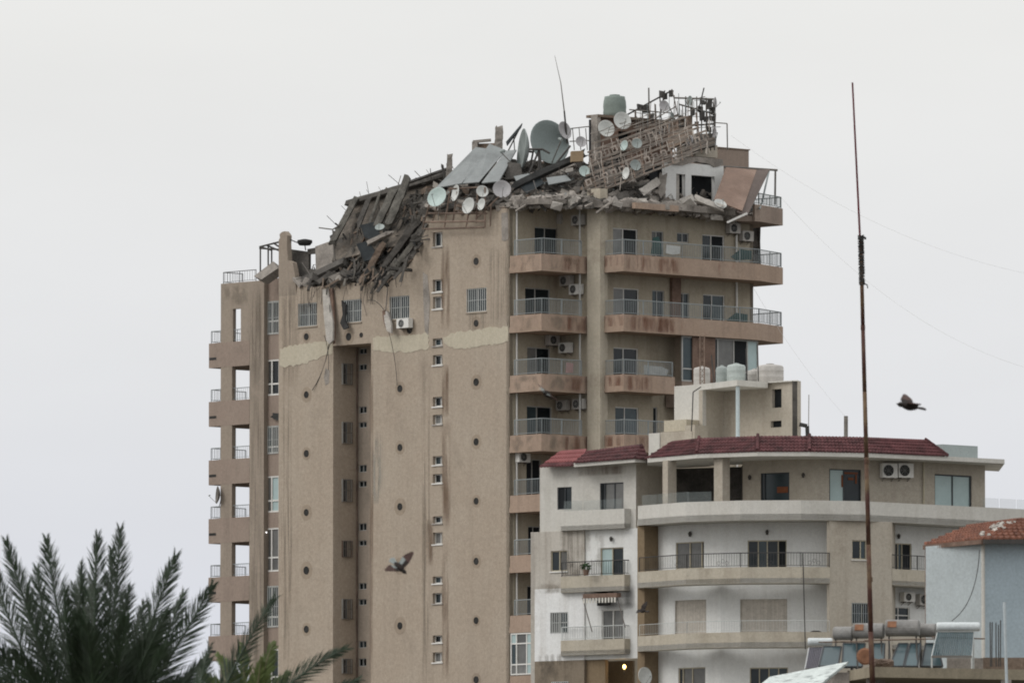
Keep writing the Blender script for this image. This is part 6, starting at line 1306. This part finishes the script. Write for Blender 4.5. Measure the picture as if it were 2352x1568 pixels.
palm('date palm with single slender fronds reaching in front of the tower base', 420, 1860, 196, [(500, 1560, 630, 1360, -.4, .15), (620, 1560, 796, 1474, -.4, .1), (640, 1640, 824, 1545, -.2, .2), (440, 1640, 480, 1470, .5, .5), (560, 1660, 690, 1560, .8, .4), (480, 1680, 545, 1560, -.6, .4), (520, 1720, 640, 1600, .6, .2)], L=.60, n=100, wdt=.018)
palm('yellow green young palm half hidden behind the slender fronds', 575, 1660, 214, [(560, 1560, 556, 1468, 0, .4), (600, 1540, 628, 1462, 0, .5), (540, 1560, 500, 1490, .4, .5), (620, 1580, 660, 1530, .4, .6), (520, 1600, 460, 1530, -.3, .4), (590, 1590, 600, 1500, -.5, .5), (560, 1600, 530, 1520, -.6, .3), (640, 1640, 720, 1600, -.3, .3), (500, 1630, 430, 1570, -.3, .3)], m='leaf_light', L=.4, n=46, wdt=.04)

# ================================================================ birds
def bird(label, px, py, dep, fwd, up, span, bank=.5, ms=('bird', 'bird_pale', 'bird_brown'), wingup=(.5, .7)):
    c = V(px, py, dep); f = Vector(fwd).normalized(); u = Vector(up); u = (u - f * u.dot(f)).normalized(); s = f.cross(u); k = span / .62
    mb = MB(); prof = [(.004, -.13), (.03, -.10), (.052, -.04), (.056, .01), (.045, .06), (.03, .085), (.033, .11), (.03, .13), (.012, .15), (.003, .17)]
    mb.lathe(c, f, [(r * k, h * k) for r, h in prof], 12)
    tail = [(-.10, -.03), (-.10, .03), (-.20, .055), (-.225, .02), (-.225, -.02), (-.20, -.055)]
    mb.prism([c + f * a * k + s * b * k - u * .01 * k for a, b in tail], u * .012 * k, 1)
    for sd, wu in ((-1, wingup[0]), (1, wingup[1])):
        d = (s * sd * math.cos(wu) + u * math.sin(wu)); d2 = (s * sd * math.cos(wu * .5) + u * math.sin(wu * .5))
        r0 = c + s * sd * .03 * k; e_ = r0 + d * .13 * k; tp = e_ + d2 * .17 * k
        ring = [r0 + f * .055 * k, e_ + f * .075 * k, tp + f * .0 * k, tp - f * .04 * k, e_ + d2 * .06 * k - f * .08 * k, e_ - f * .085 * k, r0 - f * .06 * k]
        nn = (ring[1] - ring[0]).cross(ring[6] - ring[0]).normalized(); n0 = len(mb.f)
        ma = ring[0].lerp(ring[6], .45); mb_ = ring[1].lerp(ring[5], .5); mb.prism([ring[0], ring[1], mb_, ma], nn * .016 * k, 0); mb.prism([ma, mb_, ring[5], ring[6]], nn * .012 * k, 1); mb.prism([ring[1], ring[2], ring[3], ring[4], ring[5]], nn * .010 * k, 2)
    return tag(mb.build('bird', [M[q] for q in ms], base=c, smooth=False), label, 'bird', 'birds in flight')
bird('pigeon with pale wing patches flying in front of the blank tower wall', 918, 1302, 190, (.55, -.35, -.55), (-.1, -.75, .6), .66, wingup=(.6, .8))
bird('dark bird flying left against the sky beside the rusty pole', 2088, 932, 190, (-.93, -.3, .14), (-.05, -.35, .9), .85, ms=('bird', 'bird', 'bird_brown'), wingup=(.55, .3))
bird('bird with spread wings gliding past the fourth tower loggia', 1257, 905, 195, (.45, .55, -.3), (.05, -.55, .83), .6, wingup=(.12, .2))
bird('small black bird flying in front of the brown pier of the lower building', 1475, 1402, 300, (-.8, .5, .1), (0, -.5, .86), .6, ms=('bird', 'bird', 'bird'), wingup=(.35, .9))
